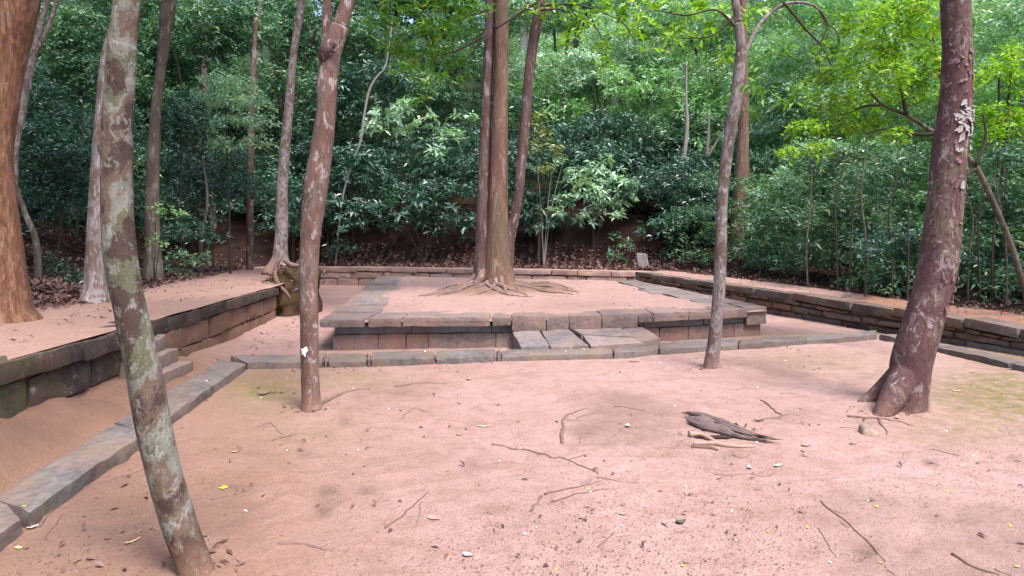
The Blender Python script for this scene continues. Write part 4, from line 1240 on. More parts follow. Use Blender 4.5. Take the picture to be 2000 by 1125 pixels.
# arching stem with the lime green crown
ar = tree('arching dark-stemmed tree carrying a wide lime green crown behind the peeling-bark tree',
          [(2012, 606, 13), (1998, 555, 11), (1975, 480, 10.5), (1940, 395, 10), (1905, 325, 9.5), (1868, 285, 9), (1830, 262, 8), (1770, 225, 6.5), (1725, 205, 5), (1690, 170, 3.5)],
          9.6, M['bark_forest'], sides=14, step=.08, seed=35, flare=.2, top=0)
rng = np.random.default_rng(44)
for k, rows in enumerate(([(1830, 262, 9), (1790, 262, 7), (1740, 250, 5), (1690, 262, 3)], [(1770, 225, 8), (1760, 170, 6), (1745, 110, 4), (1720, 40, 3)], [(1868, 285, 8), (1850, 220, 6), (1835, 140, 4), (1820, 60, 3)],
                          [(1905, 325, 6), (1925, 270, 5), (1920, 220, 3)], [(1725, 205, 5), (1680, 210, 4), (1630, 240, 2.5), (1570, 260, 1.5)], [(1905, 330, 5), (1880, 345, 4), (1850, 345, 3)])):
    limb(ar, rows, 9.5, M['stem'], 'branch', 8, seed=70 + k)
crown(ar, [(1740, 60, 62), (1690, 110, 58), (1790, 110, 55), (1640, 150, 46), (1730, 150, 60), (1680, 200, 52), (1770, 190, 46), (1610, 200, 40), (1570, 250, 38), (1640, 245, 44), (1600, 290, 30), (1700, 250, 40), (1800, 50, 50),
           (1820, 150, 44), (1540, 300, 24), (1760, 10, 60), (1680, 40, 50), (1830, 10, 40), (1620, 100, 34), (1750, 262, 28), (1860, 190, 34), (1600, 150, 26)], 9.5, LI, .10, 5, .42, 1.2, rng, dj=.8, low=-.6)
crown(ar, [(1690, 300, 30), (1640, 315, 26), (1740, 300, 26), (1590, 325, 22), (1780, 290, 24)], 9.7, LM, .12, 5, .42, .8, rng, dj=.5)

# leaves of the near trees that hang into the top of the view
rng = np.random.default_rng(45)
crown(t8, [(1400, 20, 50), (1340, 30, 50), (1290, 10, 46), (1440, 40, 34), (1370, 70, 36), (1420, 100, 28), (1320, 75, 30), (1470, 20, 30), (1250, 40, 34)], 8.6, LI, .16, 5, .38, .5, rng, dj=.9, droop=.5)
crown(t8, [(1480, 130, 26), (1465, 165, 20), (1500, 180, 22), (1540, 200, 22), (1520, 90, 24), (1560, 60, 26), (1590, 110, 22), (1560, 175, 20), (1470, 215, 14), (1510, 15, 30), (1600, 30, 30)], 7.5, LC, .13, 4, .36, .38, rng, dj=.35, droop=.6)
for k, rows in enumerate(([(1443, 60, 6), (1400, 20, 4), (1340, 30, 3), (1280, 20, 2)], [(1436, 30, 5), (1390, 70, 3), (1330, 75, 2)])):
    limb(t8, rows, 8.0, M['stem'], 'twig', 6, seed=80 + k)
crown(ct, [(800, 40, 50), (850, 60, 48), (760, 90, 40), (830, 110, 46), (880, 110, 40), (900, 50, 42), (790, 140, 34), (930, 20, 40), (860, 160, 34), (820, 190, 26), (740, 40, 36), (780, 0, 44), (870, 0, 44), (910, 150, 24)], 13.2, LC, .19, 5, .38, .8, rng, dj=1.0, droop=.45)
crown(ct, [(1090, 20, 44), (1140, 40, 44), (1200, 20, 46), (1110, 80, 36), (1160, 90, 34), (1230, 70, 36), (1030, 20, 26), (1190, 120, 26), (1270, 100, 26)], 12.6, LI, .19, 5, .38, .6, rng, dj=1.0, droop=.45)
for k, rows in enumerate(([(946, 70, 5), (920, 85, 4), (890, 100, 3), (850, 110, 2)], [(948, 66, 5), (925, 100, 3), (905, 120, 2)], [(962, 12, 5), (930, 28, 4), (900, 30, 2)], [(968, 56, 4), (1000, 36, 4), (1020, 22, 5), (1050, 4, 6)],
                          [(1055, 20, 5), (1100, 20, 4), (1160, 50, 3), (1180, 90, 2)], [(1056, 10, 5), (1130, 10, 4), (1210, 40, 3), (1240, 80, 2)])):
    limb(ct, rows, 13.1, M['stem'], 'twig', 7, seed=90 + k)

# thin stems and background trunks
def pole(label, rows, d, m, name='sapling', seed=1, **k):
    return tree(label, rows, d, m, name=name, sides=10, step=.12, rough=.09, seed=seed, flare=.2, cat='tree' if name == 'tree' else 'sapling', **k)
def foot(px, d, wpx): 
    x = (px - 1000) / F * d
    return (px, HZ + (CZ - TH(x, d)) / d * F, wpx)
pole('crooked pale stem rising from the dark bank right of the pinkish tree', [foot(655, 23.2, 3), (667, 400, 3.4), (684, 330, 3.8), (703, 280, 4.6), (712, 220, 4.4), (722, 175, 4.8), (738, 148, 4), (752, 132, 3.2), (760, 90, 2.5), (766, 40, 3)], 23.2, M['pale_stem'], seed=401, top=0)
pole('bare kinked pale stem hanging in the thicket above the upright slab', [foot(1350, 23.6, 9), (1345, 405, 8), (1336, 385, 8), (1325, 369, 9), (1332, 340, 8), (1338, 290, 8), (1342, 240, 8), (1340, 190, 5), (1341, 120, 3)], 23.6, M['pale_stem'], seed=402, top=0)
s3 = pole('forked pale stem in the thicket left of the slim mottled tree', [foot(1382, 24, 9), (1381, 330, 8), (1380, 305, 8), (1383, 270, 6), (1385, 220, 4)], 24, M['pale_stem'], seed=403, top=0)
limb(s3, [(1381, 310, 6), (1392, 290, 5), (1410, 262, 3.5), (1418, 255, 2)], 24, M['pale_stem'], 'branch', 7, seed=3)
pole('thin dark sapling curving up on the bank at the end of the sandy path', [foot(392, 16.2, 7), (393, 460, 6), (402, 420, 5), (405, 380, 5), (400, 340, 4)], 16.2, M['bark_forest'], seed=404, top=.5)
f1 = pole('tall thin forked stem beside the thick orange-brown tree', [foot(24, 8.6, 17), (26, 400, 14), (30, 285, 14), (45, 210, 13), (60, 130, 13), (68, 100, 13), (82, 40, 10), (93, 0, 9)], 8.6, M['bark_grey'], 'tree', seed=406, top=2)
limb(f1, [(66, 105, 10), (82, 80, 8), (98, 45, 7), (112, 0, 7), (124, -50, 6)], 8.6, M['bark_grey'], 'branch', 9, seed=4)
pole('leaning thin brown stem in the dark shrubs right of the thick orange-brown tree', [foot(76, 10.4, 14), (70, 470, 12), (50, 420, 10), (30, 360, 9), (22, 320, 8)], 10.4, M['bark_forest'], seed=407, top=1)
b1 = pole('dark crooked trunk high in the forest right of the knotty brown tree', [foot(415, 26, 16), (408, 260, 15), (403, 190, 14), (397, 140, 12), (405, 80, 9), (380, 20, 8)], 26, M['bark_dark'], 'tree', seed=410, top=3)
pole('distant pale trunk at the top of the forest left of the mound tree', [foot(490, 30, 16), (492, 240, 15), (498, 140, 13), (503, 60, 12), (509, 0, 11)], 30, M['bark_forest'], 'tree', seed=411, top=4)
pole('dark trunk in shade behind the layered pale crown', [foot(488, 20, 14), (489, 300, 12), (490, 230, 11), (494, 150, 9)], 20, M['bark_dark'], 'tree', seed=412, top=2)
pole('pale far trunk behind the gap between the stems of the great tree', [foot(1022, 33, 20), (1022, 120, 18), (1024, 60, 16), (1026, 0, 15)], 33, M['bark_white'], 'tree', seed=413, top=5)
pole('white far trunk showing at the top above the hillside crowns', [foot(1200, 36, 16), (1201, 100, 13), (1203, 40, 12), (1206, 0, 11)], 36, M['bark_white'], 'tree', seed=414, top=5)
for k, (px_, d_, lab, h_) in enumerate(((1578, 14.0, 'thin dark sapling behind the terrace, first from the slim mottled tree', 330), (1636, 13.4, 'thin dark sapling behind the terrace with a slight lean', 300), (1660, 13.0, 'thin straight sapling behind the terrace, paired with a leaning one', 360),
                                      (1690, 12.4, 'thin sapling behind the terrace beneath the lime green crown', 280), (1742, 12.0, 'very thin sapling just left of the peeling-bark tree', 330), (1772, 11.6, 'thin twisted sapling touching the left outline of the peeling-bark tree', 380),
                                      (1890, 11.4, 'thin dark sapling just right of the peeling-bark tree', 340), (1915, 11.2, 'slender sapling under the arching stem', 350), (1938, 10.9, 'thin grey sapling by the terrace rim under the arching stem', 360), (1965, 10.6, 'curved thin sapling at the far right of the thicket', 370))):
    rr = np.random.default_rng(900 + k)
    b = foot(px_, d_, rr.uniform(3.2, 5))
    pole(lab, [b, (px_ + rr.normal(0, 3), b[1] * .66 + h_ * .34, 3.6), (px_ + rr.normal(0, 8), b[1] * .33 + h_ * .67, 3), (px_ + rr.normal(0, 15), h_, 2)], d_, M['stem'] if k % 3 else M['bark_forest'], seed=420 + k, top=.3)

# ------------------------------------------------------------------ the thicket that closes the view: one mass per side
def thicket(name, label, sel, count, vlo, vhi, hlo, hhi, rlo, rhi, leaf, m, seed, n=6, dens=.8, zmin=0.0, pxr=(-350, 2350)):
    rng = np.random.default_rng(seed)
    Ps, As = [], []
    idx = np.where(sel)[0]
    ds = np.linalg.norm(np.gradient(SP[:, :2], axis=0), axis=1) + np.linalg.norm(np.gradient(SN, axis=0), axis=1) * (vlo + vhi) * .5
    pr = ds[idx] / ds[idx].sum()
    got = tries = 0
    while got < count and tries < count * 60:
        tries += 1
        u = rng.choice(idx, p=pr)
        v = vlo + (vhi - vlo) * rng.uniform() ** 1.2
        k = np.array([u])
        xy = SP[u, :2] + SN[u] * v
        x, y = xy
        if y < 5: continue
        X = 1000 + x / y * F
        if not pxr[0] < X < pxr[1]: continue
        z0 = SP[u, 2] + hill(k, np.array([v]))[0]
        h_ = hlo + (hhi - hlo) * rng.uniform()
        z = z0 + zmin + (h_ - zmin) * rng.uniform() ** .7
        Y = HZ - (z - CZ) / y * F
        if not -170 < Y < 600: continue
        r_ = rng.uniform(rlo, rhi)
        P, A = clump_points((x, y, z), (r_, r_, r_ * .65), int(dens * 20 * (r_ / leaf) ** 2 / n), rng, -.3)
        Ps.append(P)
        As.append(A)
        got += 1
    V, T = leaves(np.vstack(Ps), np.vstack(As), n, leaf, .36, rng)
    return tag(mk(name, V, T, m, smooth=False), label, 'undergrowth', None, 'stuff')

isl, isb, isr = wl > .5, (wb >= .3), wr > .55
thicket('undergrowth', 'dark leafy mass covering the bank and hillside behind the back wall', isb, 250, 2.2, 10, 1.0, 4.2, .5, 1.1, .21, LT, 501, zmin=.8)
thicket('forest', 'tall green forest on the hillside behind the left half of the back wall', isb, 340, 8, 36, 1, 12, .9, 2.0, .26, LM, 502, pxr=(-350, 1020))
thicket('forest', 'bright pale green forest on the hillside behind the right half of the back wall', isb, 230, 8, 36, 1, 12, .9, 2.0, .26, LL, 508, pxr=(1000, 2350))  # lighter leaves than the left half, brighter light put into the colour
thicket('forest', 'far forest in drifts, its leaves coloured pale for bright light, among the bright pale green one', isb, 190, 9, 36, 2, 13, .9, 1.9, .24, LP, 509, pxr=(1000, 2350))
thicket('undergrowth', 'dark leafy mass under the trees beyond the left terrace', isl, 130, 5.5, 13, .8, 5.0, .6, 1.1, .145, LT, 503, zmin=.6)
thicket('forest', 'tall shaded forest beyond the left terrace', isl, 420, 9, 30, 1.5, 14, .9, 1.8, .21, LM, 504)
thicket('undergrowth', 'mixed leafy thicket close behind the right terrace', isr, 230, 1.9, 9, .0, 3.8, .45, .9, .13, LM, 505)
thicket('forest', 'bright forest with hazy light painted into its leaves beyond the right terrace', isr, 260, 7, 28, 1.5, 14, .8, 1.6, .20, LP, 506)
thicket('forest', 'fresh green forest mixed into the hazy one beyond the right terrace', isr, 220, 7, 28, 1.5, 14, .8, 1.6, .19, LL, 510)

# unseen crowns above the view, added to shade the bank and left forest
def high_crown(root, c, r, k, leaf, m, seed, rc=1.3):
    rng = np.random.default_rng(seed)
    Ps, As = [], []
    for _ in range(k):
        d = unit(rng.normal(0, 1, 3)[None])[0] * rng.uniform(.3, 1) ** .5
        P, A = clump_points(np.array(c) + d * np.array(r), (rc, rc, rc * .55), int(26 * (rc / leaf) ** 2 / 10), rng, -.4)
        Ps.append(P)
        As.append(A)
    V, T = leaves(np.vstack(Ps), np.vstack(As), 5, leaf, .4, rng)
    return mk('crown', V, T, m, root, smooth=False)
high_crown(ct, (-.4, 14.2, 12.0), (5.0, 3.6, 2.2), 34, .30, LC, 701)
high_crown(t5, (-6.5, 14.0, 11.5), (3.2, 3.0, 2.0), 16, .28, LC, 702)
high_crown(t4, (-10.0, 14.0, 11.8), (3.2, 3.0, 2.0), 16, .28, LM, 703)
high_crown(t3, (-7.4, 9.0, 9.6), (2.6, 2.4, 1.6), 12, .26, LM, 704)
high_crown(t1, (-8.2, 6.0, 10.0), (3.2, 3.0, 2.0), 16, .28, LM, 705)
high_crown(t6, (-1.9, 5.8, 8.0), (2.0, 1.8, 1.3), 8, .24, LC, 706, 1.0)

# unseen woods behind the viewer, added to cut light from that side
rng = np.random.default_rng(507)
Ps, As = [], []
for k in range(150):
    a = rng.uniform(-1.9, 1.9)
    rad = rng.uniform(13, 22)
    c = (math.sin(a) * rad + .5, 2 - math.cos(a) * rad, rng.uniform(.5, 13))
    if c[1] > -2 and abs(c[0]) < 11: continue
    P, A = clump_points(c, (2.0, 2.0, 1.5), 60, rng, -.6)
    Ps.append(P)
    As.append(A)
V, T = leaves(np.vstack(Ps), np.vstack(As), 5, .55, .42, rng)
tag(mk('forest', V, T, LM, smooth=False), 'tall unseen woods closing the clearing behind the viewer, added to cut low light', 'undergrowth', None, 'stuff')

# fallen leaves on the banks
def litter(name, label, sel, count, qlo, qhi, size, seed):
    rng = np.random.default_rng(seed)
    idx = np.where(sel)[0]
    u = rng.choice(idx, count)
    v = PW[u] + qlo + (qhi - qlo) * rng.uniform(0, 1, count) ** 1.5
    xy = SP[u, :2] + SN[u] * v[:, None]
    z = SP[u, 2] + hill(u, v)
    p = np.column_stack([xy, xy[:, :1] * 0])
    q = v - PW[u]
    z = z + fbm(p * 1.3, 4, 11) * (.015 + .10 * sstep(.1, 1.2, q)) + fbm(p * .22, 3, 17) * .9 * sstep(2, 12, q) + rng.uniform(.01, .05, count)
    A = unit(np.column_stack([rng.normal(0, .5, (count, 2)), np.ones(count)]) - np.column_stack([SN[u] * .5 * wb[u][:, None], np.zeros(count)]))
    V, T = leaves(np.column_stack([xy, z]), A, 1, size, .5, rng, 85, 18, 0, 0)
    return tag(mk(name, V, T, M['litter'], smooth=False), label, 'leaf litter', None, 'stuff')
ok = (SP[:, 1] > 4) & ((np.abs(SP[:, 0] / np.maximum(SP[:, 1], .1)) < 1.3))
litter('leaf_litter', 'brown fallen leaves strewn over the forest floor beyond the left terrace', isl & ok, 9000, -.25, 6, .11, 601)
litter('leaf_litter', 'pinkish brown fallen leaves drifted along the foot of the bank', isb, 8000, -.1, 1.2, .14, 602)
litter('leaf_litter', 'dry fallen leaves behind the right terrace rim', isr & ok, 4500, .05, 4, .10, 603)
# heap of leaves beside the orange tree
rng = np.random.default_rng(604)
hp = []
for _ in range(1500):
    px_, d_ = rng.normal(105, 38), rng.normal(9.6, .6)
    x, y = (px_ - 1000) / F * d_, d_
    e = math.exp(-((px_ - 105) / 55) ** 2 - ((d_ - 9.6) / .8) ** 2)
    hp.append((x, y, .70 + .24 * e * rng.uniform(.2, 1)))
hp = np.array(hp)
hp[:, 2] += np.array([max(0, TH(a, b) - .70) for a, b in hp[:, :2]])
V, T = leaves(hp, unit(rng.normal(0, .5, hp.shape) + (0, -.3, 1)), 1, .12, .5, rng, 85, 20, 0, 0)
tag(mk('leaf_litter', V, T, M['litter'], smooth=False), 'heap of dry purple-brown leaves between the orange tree and the pale grey-barked tree', 'leaf litter', None, 'stuff')
# ------------------------------------------------------------------ things lying on the sand
def gpos(px, py):
    p = gp(px, py, 0)
    z = GH(p[0], p[1])
    p = gp(px, py, z)
    return np.array((p[0], p[1], GH(p[0], p[1])))

def twig(label, pts, r0, r1, m='twig', name='twig', cat='twig', sides_=(), seed=1, wob=.02, lift=.15):
    """a stick through photo pixels on the sand; sides_: further forks as (pts, r0, r1)"""
    P = [gpos(*p) for p in pts]
    root = thing(name, label, cat, P[0])
    for k, (pp_, a, b) in enumerate([(pts, r0, r1)] + list(sides_)):
        Q_ = np.array([gpos(*p) for p in pp_])
        n = len(Q_)
        S = spline(np.column_stack([Q_, np.linspace(a, b, n) * .85]), .035)
        rr = np.random.default_rng(seed * 13 + k)
        S[:, :2] += np.stack([fbm(S[:, :3] * 14 + 3, 3, seed + k), fbm(S[:, :3] * 14 + 40, 3, seed + k)], -1) * wob
        S[:, 2] = [GH(x, y) for x, y in S[:, :2]]
        S[:, 2] += S[:, 3] * lift + .4 * S[:, 3] * fbm(S[:, :3] * 9, 2, seed + 7)
        V, Fs = tube(S, 7, .03, .28, seed + k, freq=.5)
        mk('stick' if k == 0 else 'side_twig', V, Fs, M[m], root)
    return root

D_ = 'twig_dusty'
twig('long straight twig half buried in the sand in the middle of the yard', [(960, 868), (1020, 878), (1107, 899), (1167, 925)], .014, .006, D_, sides_=[([(1107, 899), (1140, 890), (1156, 887)], .005, .003)], seed=1)
twig('short dark twig just beyond the tip of the long straight twig', [(1163, 932), (1190, 937), (1216, 943)], .006, .004, seed=2)
twig('upper twig of a near parallel pair lying left of the stump', [(1065, 966), (1125, 952), (1174, 941)], .009, .004, seed=3)
twig('lower twig of a near parallel pair lying left of the stump', [(1078, 980), (1135, 964), (1191, 955)], .008, .004, seed=4)
twig('stubby dusty twig at the left end of the parallel pair', [(1036, 999), (1046, 984), (1057, 969)], .010, .006, D_, seed=5)
twig('slanting twig with a dusty ridge beside the pinkish leaf', [(754, 1032), (796, 999), (838, 960)], .009, .005, sides_=[([(824, 981), (818, 1005), (812, 1029)], .004, .002)], seed=6)
twig('surface root with a bend breaking through the sand in the middle of the yard', [(1100, 869), (1099, 840), (1102, 817), (1122, 806), (1146, 798)], .018, .008, D_, 'root', 'root', [([(1104, 820), (1130, 821), (1156, 824)], .007, .003), ([(1125, 818), (1150, 810), (1172, 806)], .006, .003)], seed=7)
twig('angled twig shaped like a tent pole right of the pinkish tree', [(782, 819), (808, 798), (822, 800), (838, 806)], .007, .004, D_, seed=8)
twig('fibrous root fragment lying just in front of the kerb near the pinkish tree', [(771, 756), (817, 749), (873, 750)], .018, .006, D_, 'root', 'root', seed=9)
twig('thin curved twig on the sand left of the stump', [(1198, 794), (1225, 796), (1254, 803)], .008, .004, seed=10)
twig('fibrous root fragment lying near the bottom edge right of the leaning tree', [(545, 1062), (575, 1061), (610, 1066), (640, 1075)], .012, .006, D_, 'root', 'root', [([(600, 1064), (622, 1070), (636, 1064)], .006, .003)], seed=11)
twig('long thin root running along the left kerb to the leaning lichen tree', [(70, 1032), (105, 995), (146, 962), (180, 948), (216, 937), (250, 928), (290, 914)], .014, .006, D_, 'root', 'root', [([(105, 994), (150, 987), (191, 987)], .005, .003)], seed=12)
twig('bent twig with a curled end near the left kerb', [(88, 1055), (104, 1030), (123, 1007)], .006, .004, seed=13)
twig('thin twig beside the yellow flower', [(412, 977), (455, 968), (495, 954)], .008, .004, D_, seed=14)
twig('short dark stick in front of the pinkish tree', [(532, 861), (560, 853), (585, 846)], .009, .004, seed=15)
twig('forked dark twig left of the pinkish tree foot', [(502, 834), (527, 826), (540, 836), (552, 849)], .010, .006, D_, sides_=[([(527, 826), (515, 836), (508, 842)], .006, .003)], seed=16)
twig('faint twig half covered with sand right of the lichen tree', [(337, 866), (360, 861), (387, 854)], .005, .003, D_, seed=17)
twig('thin twig against the foot of the leaning lichen tree', [(412, 1065), (440, 1056), (472, 1052)], .003, .002, seed=18)
twig('forked twig right of the stump with one thick arm', [(1488, 782), (1508, 798), (1528, 814), (1500, 818), (1476, 822)], .012, .005, sides_=[([(1528, 814), (1545, 811), (1564, 812)], .007, .003)], seed=19)
twig('straight short stick beyond the forked twig', [(1520, 769), (1541, 768), (1562, 770)], .008, .004, D_, seed=20)
twig('thin dark root crossing the front buttress of the peeling-bark tree', [(1656, 814), (1690, 816), (1712, 816), (1745, 820), (1785, 832)], .016, .006, 'twig', 'root', 'root', [([(1714, 818), (1724, 834), (1736, 850)], .014, .005)], seed=21)
twig('tiny twig left of the field stone', [(1644, 836), (1660, 836), (1676, 837)], .006, .003, seed=22)
twig('small rough twig lying alone in the pale sand at right', [(1820, 878), (1842, 883), (1872, 890)], .007, .004, seed=23)
twig('long slender stick slanting across the sand at lower right', [(1602, 980), (1660, 1026), (1700, 1062), (1730, 1096)], .009, .004, sides_=[([(1626, 996), (1645, 1003), (1662, 1003)], .004, .002), ([(1644, 1020), (1652, 1028), (1660, 1030)], .006, .003)], seed=24)
twig('fainter dusty stick lying parallel to the long slender stick', [(1594, 1030), (1612, 1055), (1632, 1088)], .005, .003, D_, seed=25)
twig('stout tapering root breaking the sand in the lower right corner', [(1858, 1082), (1888, 1102), (1918, 1114), (1948, 1125)], .012, .005, 'twig', 'root', 'root', seed=26)
twig('small dark stick beside the stout root in the lower right corner', [(1942, 1112), (1958, 1118), (1974, 1122)], .005, .003, seed=27)
twig('thin crooked twig below the stump', [(1396, 927), (1430, 928), (1470, 928), (1494, 932), (1510, 926)], .006, .003, D_, sides_=[([(1470, 928), (1482, 922), (1500, 918)], .003, .002)], seed=28)
twig('curled strip of bark below the stump roots', [(1432, 889), (1444, 894), (1456, 892), (1462, 886)], .007, .003, D_, 'bark_strip', 'bark', seed=29)
twig('little broken twig at the bottom right of centre', [(1734, 1116), (1740, 1120), (1746, 1126)], .006, .004, seed=30)
twig('dusty twig low in the middle of the yard', [(1169, 1071), (1184, 1054), (1200, 1036)], .006, .003, D_, seed=31)
twig('short twig hooked like a question mark left of the long straight twig tip', [(1133, 866), (1134, 856), (1150, 846), (1164, 848)], .005, .003, D_, seed=32)

# decayed stump with two bare roots
sp0 = gpos(1400, 850)
stump = thing('tree_stump', 'rotted stump worn down to the sand with a dark hollow and pale bare roots', 'stump', sp0)
def px_tube(pts, name, m, seed, sides=12, rough=.22, zoff=0.0, squash=1.0, lift=.3):
    Q_ = np.array([np.append(gpos(a, b), c) for a, b, c in pts])
    S = spline(Q_, .03)
    S[:, 2] = [GH(x, y) for x, y in S[:, :2]]
    S[:, 2] += S[:, 3] * lift + zoff
    V, Fs = tube(S, sides, .025, rough, seed, freq=.6, squash=squash)
    return mk(name, V, Fs, M[m], stump)
def stump_body():
    mb = MB()
    rr = np.random.default_rng(41)
    main = [(1330, 813, .02), (1352, 820, .07), (1380, 828, .10), (1408, 836, .10), (1434, 846, .07), (1464, 855, .045), (1498, 862, .03), (1530, 868, .012)]
    for k in range(20):
        t0, t1 = sorted(rr.uniform(0, 1, 2)) if k else (0, 1)
        if k and t1 - t0 < .25: t1 = min(1, t0 + .35)
        S = spline(np.array(main), 12)
        n = len(S)
        seg = S[int(t0 * (n - 1)):max(int(t1 * (n - 1)) + 1, int(t0 * (n - 1)) + 3)].copy()
        w_ = np.interp(np.linspace(t0, t1, len(seg)), [0, .25, .5, 1], [6, 16, 12, 3])
        off = rr.uniform(-.75, .95) if k else 0
        seg[:, 1] += off * w_ + rr.normal(0, 1.2)
        sc = rr.uniform(.14, .30) if k else 1.1
        Q_ = np.array([np.append(gpos(a, b), c * sc) for a, b, c in seg])
        Q_[:, 2] += (.040 * (1 - off * off * .9) if k else -.055) + rr.uniform(-.006, .012)
        Q_[0, 3] *= .3
        Q_[-1, 3] *= .3
        mb.add(*tube(Q_, 9, .03, .4, 50 + k, freq=.8))
    return mb.make('stump_wood', M['dead_wood'], stump)
stump_body()
px_tube([(1346, 852, .03), (1366, 852, .018), (1385, 860, .018), (1402, 868, .008)], 'root', 'bare_wood', 5, 9, .15, .012)
px_tube([(1354, 868, .010), (1390, 868, .020), (1430, 873, .018), (1476, 873, .008)], 'root', 'bare_wood', 6, 9, .15, .004)
px_tube([(1350, 874, .012), (1385, 876, .016), (1402, 880, .010)], 'root', 'twig', 7, 9, .3, .0)
hc = gpos(1402, 858)
a = np.linspace(0, 6.283, 28, endpoint=False)
hv = np.stack([hc[0] + np.cos(a) * .15 * (1 + .3 * np.sin(3 * a)), hc[1] + .03 + np.sin(a) * .055 * (1 + .3 * np.cos(2 * a)), np.zeros(28)], -1)
hv[:, 2] = [GH(x, y) + .012 for x, y in hv[:, :2]]
hb = np.vstack([hv, [[hc[0], hc[1] + .03, hc[2] + .004]]])
mk('hollow', hb, np.array([(i, (i + 1) % 28, 28) for i in range(28)]), M['hollow_shade'], stump)  # flat dark disc, the shade of the hollow put into its colour

# stone by the buttress
c = gpos(1694, 846)
V, Q = stone([c + (-.10, -.10, -.04), c + (.07, -.12, -.04), c + (.11, .12, -.04), c + (-.05, .10, -.04)], [c + (-.07, -.06, .05), c + (.05, -.06, .06), c + (.07, .08, .065), c + (-.02, .07, .06)], .05, .012, 5, .02, 9)
tag(mk('field_stone', V, Q, M['field_stone'], loc=c), 'rough tan stone lying in front of the buttress of the peeling-bark tree', 'stone')

# flat leaves
def leaf_mesh(name, L, W_, curl, seed, point=1.6):
    rr = np.random.default_rng(seed)
    n = 9
    P = []
    for i in range(n):
        t = i / (n - 1)
        wdt = W_ * math.sin(math.pi * min(1, t ** .8)) ** .8 * (1 - .25 * t)
        for s in (-1, 0, 1):
            P.append(((t - .5) * L, s * wdt / 2, abs(s) * W_ * .22 * curl + L * curl * .5 * (t - .5) ** 2 + rr.normal(0, L * .015)))
    P = np.array(P)
    q = [(i * 3 + j, i * 3 + 3 + j, i * 3 + 4 + j, i * 3 + 1 + j) for i in range(n - 1) for j in (0, 1)]
    return P, np.array(q)

def fallen(label, px, py, L, W_, curl, ang, m, seed, name='fallen_leaf', cat='leaf', group=None, on=None):
    c = gpos(px, py) if on is None else np.array(on)
    P, q = leaf_mesh(name, L, W_, curl, seed)
    ca, sa = math.cos(ang), math.sin(ang)
    P = np.stack([P[:, 0] * ca - P[:, 1] * sa, P[:, 0] * sa + P[:, 1] * ca, P[:, 2] - P[:, 2].min() + .004], -1) + c
    return tag(mk(name, P, q, M[m], loc=c), label, cat, group)

fallen('dull pink fallen leaf with straight edges beside the slanting twig', 847, 1013, .085, .05, .3, -.5, 'dead_leaf_pink', 1)
fallen('small dark green leaf lying alone in the middle of the sand', 1026, 937, .045, .035, .3, .1, 'dead_leaf_dark', 2)
fallen('crumpled dark leaf on the sand low right of centre', 1330, 1022, .065, .05, .8, .3, 'dead_leaf_dark', 3)
fallen('pale curled leaf near the lower end of the left kerb', 64, 1032, .06, .035, .7, .8, 'dead_leaf_pale', 4)
fallen('yellow-tan leaf with a twig at the lower left corner', 38, 1070, .055, .025, .6, -.2, 'dead_leaf_tan', 5)
fallen('narrow yellow-brown leaf standing on edge left of the leaning tree foot', 258, 1060, .08, .02, .9, .9, 'dead_leaf_tan', 6)
fallen('pale shell-like curled leaf on the sand left of the stump', 1226, 833, .085, .05, .9, 1.2, 'dead_leaf_pale', 7)
fallen('white curled leaf sliver right below the stump', 1520, 911, .09, .03, .8, .5, 'dead_leaf_pale', 8)
fallen('small upright white leaf beside a brown scrap below the stump', 1464, 915, .06, .035, .9, 1.4, 'dead_leaf_pale', 9)
fallen('long pale leaf lying flat on the sand above the long straight twig', 945, 834, .12, .035, .5, .0, 'dead_leaf_pale', 10)
fallen('pale pink leaf at the bottom of the yard', 914, 1086, .06, .035, .7, -.4, 'dead_leaf_pale', 11)
fallen('small brown leaf tip at the bottom right of the parallel twigs', 1218, 1006, .05, .025, .8, -.3, 'dead_leaf', 12)
fallen('brown leaf curled beside the pink leaf and slanting twig', 898, 850, .06, .03, .8, .4, 'dead_leaf', 13)
fallen('pale leaf between the right kerb and the peeling-bark tree', 1870, 765, .09, .035, .8, -.3, 'dead_leaf_pale', 14)
fallen('brown leaf on the sand in front of the paving', 1236, 706, .20, .06, .4, -.5, 'dead_leaf', 15)
fallen('dark leaf scrap beside the forked twig right of the stump', 1482, 824, .08, .04, .9, -.3, 'dead_leaf_dark', 16)
fallen('brown leaf lying right of the stump root', 1574, 871, .07, .035, .9, -.5, 'dead_leaf', 17)
fallen('dry leaf on the sand right of the pinkish tree root', 916, 742, .10, .05, .9, 1.2, 'dead_leaf', 18)
fallen('crisp brown leaf near the kerb left of the pinkish tree', 514, 772, .12, .05, .9, .2, 'dead_leaf_dark', 19)
fallen('tan leaf under the leaning lichen tree at right', 460, 884, .06, .03, .8, .2, 'dead_leaf', 20)

